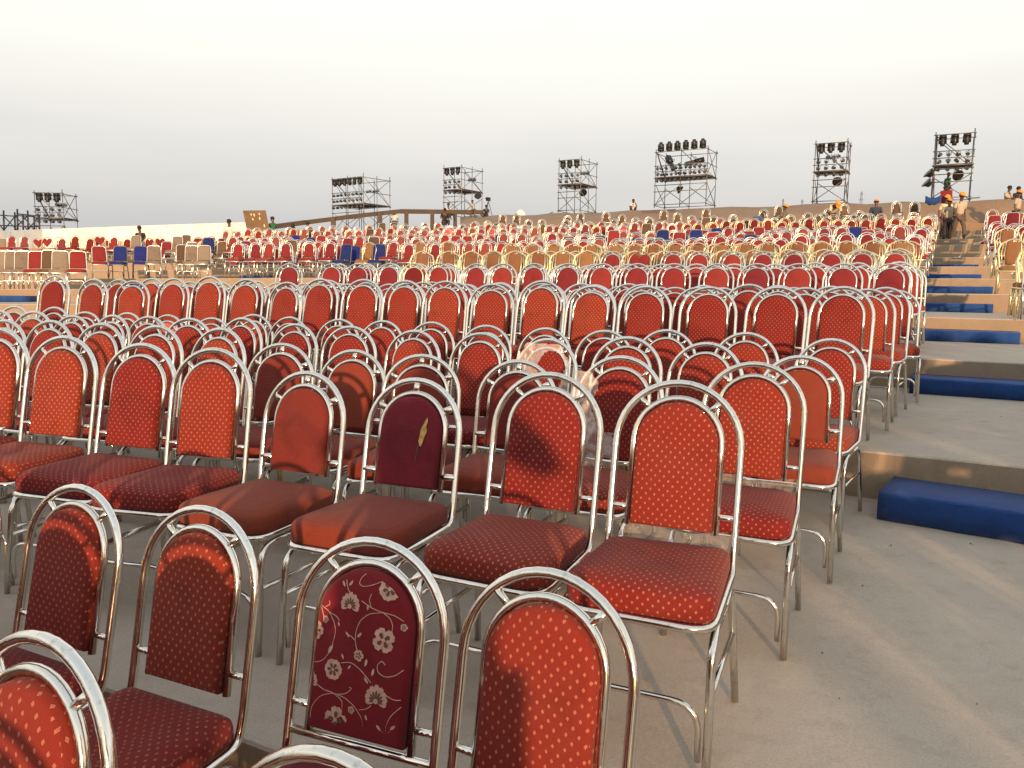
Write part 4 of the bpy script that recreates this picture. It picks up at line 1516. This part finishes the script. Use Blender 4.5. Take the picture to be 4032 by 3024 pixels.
# ------------------------------------------------------------------ people
def skin_obj(name, pts, edges, mat, parent, root_i=0, sub=1):
    me = bpy.data.meshes.new(name)
    me.from_pydata([p[:3] for p in pts], edges, [])
    me.materials.append(MAT[mat])
    o = bpy.data.objects.new(name, me)
    COL.objects.link(o)
    o.parent = parent
    md = o.modifiers.new('Skin', 'SKIN')
    md.use_smooth_shade = True
    if not me.skin_vertices:
        return o
    for i, p in enumerate(pts):
        r = p[3]
        me.skin_vertices[0].data[i].radius = r if isinstance(r, tuple) else (r, r)
    me.skin_vertices[0].data[root_i].use_root = True
    ss = o.modifiers.new('Sub', 'SUBSURF')
    ss.levels = sub
    ss.render_levels = sub
    return o
POSES = {
    # hip, chest, neck, head centre, shoulder, elbow, hand (right/left), knee, ankle, toe
    'stand': dict(hip=(0, 0, .92), chest=(0, -.01, 1.22), neck=(0, 0, 1.43), head=(0, -.03, 1.60), el=((.24, .03, 1.12), (-.24, .03, 1.12)), ha=((.25, -.05, .86), (-.25, -.05, .86)), kn=((.10, -.02, .49), (-.10, -.02, .49)), an=((.12, .02, .08), (-.11, .02, .08))),
    'walk': dict(hip=(0, 0, .90), chest=(0, -.04, 1.21), neck=(0, -.05, 1.42), head=(0, -.09, 1.59), el=((.24, .12, 1.12), (-.24, -.10, 1.12)), ha=((.25, .05, .86), (-.24, -.28, .92)), kn=((.10, -.20, .52), (-.10, .06, .48)), an=((.11, -.22, .10), (-.10, .32, .14))),
    'carry': dict(hip=(0, 0, .92), chest=(0, -.02, 1.22), neck=(0, -.02, 1.43), head=(0, -.06, 1.60), el=((.28, -.10, 1.20), (-.28, -.10, 1.20)), ha=((.16, -.30, 1.36), (-.16, -.30, 1.36)), kn=((.10, -.08, .49), (-.10, .02, .49)), an=((.12, -.05, .08), (-.11, .08, .08))),
    'sit': dict(hip=(0, .05, .12), chest=(0, .0, .42), neck=(0, -.04, .63), head=(0, -.08, .80), el=((.26, -.08, .36), (-.26, -.08, .36)), ha=((.12, -.30, .30), (-.12, -.30, .28)), kn=((.18, -.40, .24), (-.18, -.40, .22)), an=((.14, -.50, -.14), (-.14, -.48, -.14))),
    'squat': dict(hip=(0, .10, .20), chest=(0, -.04, .46), neck=(0, -.10, .66), head=(0, -.14, .82), el=((.26, -.26, .46), (-.24, -.26, .46)), ha=((.10, -.22, .74), (-.04, -.42, .42)), kn=((.20, -.30, .44), (-.20, -.30, .44)), an=((.14, -.08, .07), (-.14, -.08, .07))),
    'bend': dict(hip=(0, .12, .88), chest=(0, -.14, 1.06), neck=(0, -.34, 1.16), head=(0, -.50, 1.20), el=((.24, -.36, .86), (-.24, -.36, .86)), ha=((.18, -.50, .62), (-.18, -.50, .62)), kn=((.11, .02, .48), (-.11, .02, .48)), an=((.12, .08, .08), (-.12, .08, .08))),
    'photo': dict(hip=(0, 0, .92), chest=(0, .01, 1.22), neck=(0, .0, 1.43), head=(0, -.04, 1.60), el=((.30, -.10, 1.20), (-.30, -.10, 1.20)), ha=((.11, -.30, 1.44), (-.11, -.30, 1.44)), kn=((.11, -.02, .49), (-.11, -.02, .49)), an=((.15, .02, .08), (-.15, .02, .08))),
}
def person(loc, rz, pose, shirt, trousers, label, cap=None, scale=1., sub=1):
    q = POSES[pose]
    root = link('person', None, loc=loc, rotz=rz)
    root.scale = (scale,)*3
    tag(root, label, 'person', 'workers and onlookers on the bank' if pose != 'photo' else None)
    V = Vector
    hip, chest, neck, head = V(q['hip']), V(q['chest']), V(q['neck']), V(q['head'])
    pts = [(*hip, (.135, .10)), (*hip.lerp(chest, .5), (.125, .09)), (*chest, (.15, .10)), (*neck.lerp(chest, .22), (.11, .075)), (*neck, .052), (*neck.lerp(head, .45), .06), (*head, (.078, .092)), (*(head+(head-neck).normalized()*.085), (.066, .08))]
    edges = [(i, i+1) for i in range(7)]
    sh = []
    for s_, sg in ((0, 1), (1, -1)):
        shp = chest.lerp(neck, .72)+V((sg*.165, 0, 0))
        b = len(pts)
        el, ha = V(q['el'][s_]), V(q['ha'][s_])
        pts += [(*shp, .056), (*el, .04), (*ha.lerp(el, .12), .028), (*(ha+(ha-el).normalized()*.05), (.034, .02))]
        edges += [(3, b), (b, b+1), (b+1, b+2), (b+2, b+3)]
        # fingers and thumb
        dr = (ha-el).normalized()
        sd = dr.cross(V((0, 0, 1)))
        sd = sd.normalized() if sd.length > .1 else V((0, 1, 0))
        for f_, ln in ((-.028, .07), (-.010, .085), (.010, .08), (.028, .065)):
            pts.append((*(ha+dr*(.05+ln)+sd*f_), .008))
            edges.append((b+3, len(pts)-1))
        pts.append((*(ha+dr*.05+sd*.06), .009))
        edges.append((b+2, len(pts)-1))
        sh.append((shp, el, ha))
    lg = []
    for s_, sg in ((0, 1), (1, -1)):
        hp = hip+V((sg*.085, 0, -.06))
        kn, an = V(q['kn'][s_]), V(q['an'][s_])
        b = len(pts)
        pts += [(*hp, .088), (*kn, .056), (*kn.lerp(an, .3), .056), (*an, .038), (*(an+V((0, -.13, -.045))), (.042, .03))]
        edges += [(0, b), (b, b+1), (b+1, b+2), (b+2, b+3), (b+3, b+4)]
        lg.append((hp, kn, an))
    skin_obj('body', pts, edges, 'skin', root, 0, sub)
    # shirt
    sp = [(*(hip+V((0, 0, .02))), (.158, .118)), (*hip.lerp(chest, .5), (.148, .11)), (*chest, (.172, .12)), (*neck.lerp(chest, .22), (.13, .092)), (*neck.lerp(chest, .08), .07)]
    se = [(0, 1), (1, 2), (2, 3), (3, 4)]
    for shp, el, ha in sh:
        b = len(sp)
        sp += [(*shp, .074), (*shp.lerp(el, .85), .062)]
        se += [(3, b), (b, b+1)]
    skin_obj('shirt', sp, se, shirt, root, 0, sub)
    tp = [(*hip, (.150, .112))]
    te = []
    for hp, kn, an in lg:
        b = len(tp)
        tp += [(*hp, .105), (*kn, .075), (*an.lerp(kn, .08), .062)]
        te += [(0, b), (b, b+1), (b+1, b+2)]
    skin_obj('trousers', tp, te, trousers, root, 0, sub)
    up_ = (head-neck).normalized()
    Q = V((0, 0, 1)).rotation_difference(up_).to_matrix()
    c = head+up_*.02
    if cap:
        g = G()
        rg = []
        for z, r in ((.045, .118), (.06, .118), (.10, .104), (.135, .07), (.15, .02)):
            rg.append([c+Q @ V((r*.92*math.cos(2*math.pi*i/12), r*1.08*math.sin(2*math.pi*i/12), z)) for i in range(12)])
        g.rings(rg)
        rg = [[c+Q @ V((.10*math.cos(t_), -.05-rr*abs(math.sin(t_)), .045+dz)) for t_ in [math.pi*i/8 for i in range(9)]] for rr, dz in ((.05, .006), (.16, -.008), (.16, -.014), (.05, 0))]
        g.rings(rg, 0, False, False)
        link('cap', g.mesh('cap', [cap]), root)
    g = G()
    rg = []
    for z, r in ((-.02, .088), (.03, .092), (.075, .086), (.11, .062), (.125, .02)):
        rg.append([c+Q @ V((r*math.cos(2*math.pi*i/12), r*1.12*math.sin(2*math.pi*i/12)+(.022 if z < .05 else .01), z)) for i in range(12)])
    g.rings(rg)
    link('hair', g.mesh('hair', ['hair']), root)
    g = G()
    for sx in (-1, 1):
        g.box(c+Q @ V((sx*.03, -.092, -.015)), (.018, .012, .010))
    g.box(c+Q @ V((0, -.086, -.075)), (.045, .012, .008))
    link('face', g.mesh('face', ['hair'], False), root)
    g = G()
    g.rings([[c+Q @ V((x_, y_, z_)) for x_, y_, z_ in ((-.012, -.088, .0), (.012, -.088, .0), (.018, -.086, -.05), (-.018, -.086, -.05))], [c+Q @ V((x_, y_, z_)) for x_, y_, z_ in ((-.004, -.095, -.005), (.004, -.095, -.005), (.01, -.118, -.045), (-.01, -.118, -.045))]])
    link('nose', g.mesh('nose', ['skin']), root)
    return root
def person_px(px, py, d, rz, pose, shirt, trousers, label, cap=None, scale=1.):
    """px,py = top of the head in the photograph"""
    q = POSES[pose]
    top = pix(px, py, d)
    hz = Vector(q['head'])
    hz = Matrix.Rotation(rz, 3, 'Z') @ hz
    return person((top.x-hz.x*scale, top.y-hz.y*scale, top.z-(q['head'][2]+.145)*scale), rz, pose, shirt, trousers, label, cap, scale)
A_ = .5
person_px(901, 862, 33.5, .2, 'stand', 'shirt_white', 'trousers_dark', 'person in a white shirt standing left of the brown board')
person_px(1072, 852, 37.2, -1.5, 'carry', 'shirt_green', 'trousers_dark', 'person in a green shirt standing right of the brown board')
person_px(1152, 877, 40, 1.2, 'bend', 'shirt_blue', 'trousers_dark', 'person in a blue shirt bending under the ramp beam')
person_px(1211, 872, 41, -.8, 'sit', 'shirt_green', 'trousers_dark', 'person in a green shirt seated low under the ramp beam')
person_px(548, 888, 35, .4, 'sit', 'shirt_black', 'trousers_dark', 'person in dark clothes against the white hoarding')
person_px(1553, 826, 50, .5, 'stand', 'shirt_white', 'trousers_dark', 'person in white standing below the level part of the beam', scale=.9)
person_px(1766, 798, 52, 1.3, 'sit', 'shirt_white', 'trousers_dark', 'person in a pale shirt seated high beside the dark-clad sitter', scale=1.)
person_px(1752, 818, 50, .8, 'sit', 'shirt_black', 'trousers_dark', 'person in black seated among the chairs under the beam end', scale=1.1)
person_px(1860, 787, 51, -1.7, 'walk', 'shirt_beige', 'trousers_brown', 'person in beige walking along the crest', scale=.78)
person_px(1914, 806, 52.5, .4, 'sit', 'shirt_black', 'trousers_dark', 'person in black seated beside the camera tripod', scale=.85)
person_px(2494, 783, 48, .4, 'squat', 'shirt_white', 'trousers_dark', 'person in a white shirt squatting on the crest with hand at the face', scale=.9)
person_px(3092, 804, 31.5, 1.2, 'stand', 'shirt_camo', 'trousers_dark', 'person with orange cap and patterned shirt among the brown chairs', 'helmet_orange', .9)
person_px(3299, 788, 31.0, .5, 'bend', 'shirt_cream', 'trousers_dark', 'person with orange cap and cream shirt leaning over chairs', 'helmet_orange')
person_px(3452, 785, 31.0, 3.3, 'stand', 'shirt_navy', 'trousers_dark', 'person with orange cap and dark blue shirt seen from behind', 'helmet_orange', .95)
person_px(3000, 838, 29.5, 2.6, 'bend', 'shirt_blue', 'trousers_dark', 'person in a blue shirt bending behind the gold-framed chairs', 'shirt_beige', .9)
person_px(3731, 768, 30.2, .35, 'stand', 'shirt_cream', 'trousers_dark', 'person with orange cap half hidden behind two colleagues in the aisle', 'helmet_orange')
person_px(3742, 779, 28.6, .55, 'stand', 'shirt_beige', 'trousers_dark', 'person with orange cap and beige shirt, left of the two front aisle workers', 'helmet_orange', .97)
person_px(3790, 757, 28.0, .5, 'walk', 'shirt_beige', 'trousers_brown', 'tallest person with orange cap, grey-beige shirt and lanyard in the aisle', 'helmet_orange', 1.02)
person_px(3736, 678, 37.8, 2.2, 'stand', 'shirt_green', 'trousers_dark', 'person in a green shirt standing inside the rightmost tower', scale=.85)
person_px(3977, 730, 34.8, 1.0, 'sit', 'shirt_beige', 'trousers_brown', 'person in a beige shirt seated on the crest at the right', scale=.95)
person_px(4012, 733, 35.4, .8, 'sit', 'shirt_black', 'trousers_dark', 'person in dark clothes seated on the crest at the right edge', scale=.95)
person_px(4016, 749, 31.6, 1.2, 'stand', 'shirt_beige', 'trousers_brown', 'person with orange cap and checked shirt at the right edge', 'helmet_orange')
person((.17, -.42, level(-1)), math.pi+.52, 'photo', 'shirt_white', 'trousers_dark', 'person taking the picture, seen only by the shadow on the chairs', sub=2).scale = (1.32, 1.1, 1.02)

# things carried or left about
q = [pix(3703, 752, 30.5), pix(3745, 748, 30.4), pix(3743, 800, 30.4), pix(3702, 806, 30.5)]
g = G()
nn = Vector((.05, .08, 0))
vs = [p-q[3] for p in q]+[p+nn-q[3] for p in q]
g.add(vs, [(0, 1, 2, 3), (7, 6, 5, 4), (0, 4, 5, 1), (1, 5, 6, 2), (2, 6, 7, 3), (3, 7, 4, 0)])
tag(link('red_panel', g.mesh('red_panel', ['crimson_fabric'], False), loc=q[3]), 'red square panel carried behind the men in orange caps', 'panel')
g = G()
rg = []
a, b = pix(3643, 782, 30), pix(3702, 779, 30)
for i in range(9):
    p = a.lerp(b, i/8)-a
    sag = -.10*math.sin(math.pi*i/8)
    rg.append([p+Vector((0, 0, .10+sag)), p+Vector((.04, .07, .10+sag)), p+Vector((.05, .09, -.14+sag)), p+Vector((0, 0, -.17+sag+.02*math.sin(i*2)))])
g.rings(rg)
tag(link('loose_carpet', g.mesh('loose_carpet', ['blue_carpet']), loc=a), 'loose strip of blue carpet carried left of the red panel', 'carpet')
g = G()
rg = []
for z, r in ((0, .34), (.12, .33), (.30, .24), (.42, .12), (.46, .02)):
    rg.append([(r*math.cos(2*math.pi*i/10)*1.2, r*math.sin(2*math.pi*i/10), z+.02*math.sin(i*3)) for i in range(10)])
g.rings(rg)
tag(link('white_sack', g.mesh('white_sack', ['white_sheeting']), loc=pix(2049, 853, 52)), 'white sack standing alone on the crest', 'sack')
for i, (x0, y0, x1, y1, d, lab) in enumerate(((2150, 846, 2178, 835, 50, 'short plank leaning upward left of the tower on the crest'), (2530, 831, 2660, 825, 45, 'long brown plank lying on the crest below the widest tower'), (2020, 850, 2036, 840, 51.5, 'dark board leaning beside the white sack'), (3815, 781, 3857, 778, 36, 'dark pipe jutting out right of the rightmost tower'))):
    a, b = pix(x0, y0, d), pix(x1, y1, d)
    g = G()
    dd = b-a
    rot = dd.to_track_quat('X', 'Z').to_matrix()
    g.box(dd/2, (dd.length, .22 if i < 3 else .07, .05), rot=rot)
    tag(link('plank', g.mesh('plank', ['plank_wood'], False), loc=a), lab, 'plank')
# camera on a tripod on the crest
p0 = pix(1922, 852, 53)
root = link('camera_tripod', None, loc=p0)
tag(root, 'video camera on a tripod beside the person in black', 'tripod')
hh = (pix(1922, 778, 53)-p0).z
for t_ in (.3, 2.4, 4.5):
    g = G()
    g.tube([(.02*math.cos(t_), .02*math.sin(t_), hh*.78), (.3*math.cos(t_), .3*math.sin(t_), 0)], .022, 6)
    link('leg', g.mesh('leg', ['black_plastic']), root)
g = G()
g.box((0, 0, hh*.9), (.16, .34, .24))
g2 = G()
g2.tube([(0, -.17, hh*.92), (0, -.32, hh*.92)], .055, 10)
link('camera_body', g.mesh('camera_body', ['black_plastic'], False), root)
link('lens', g2.mesh('lens', ['black_plastic']), root)
# tipped-over chairs in the upper aisle
for (px, py, d, kd, e_, lab) in ((3800, 975, 25.2, 'diamond', (1.45, .1, .9), 'chair tipped on its back at the upper right of the aisle'), (3822, 1000, 24.2, 'rose', (1.9, .2, -.4), 'overturned arched chair with legs up beside the upper aisle')):
    o = link(KINDS[kd]['name'], get_whole(kd), loc=pix(px, py, d))
    o.rotation_euler = e_
    tag(o, lab, 'chair', KINDS[kd]['grp'])
print('dup labels', {k: len(v) for k, v in LABELS.items() if len(v) > 1})
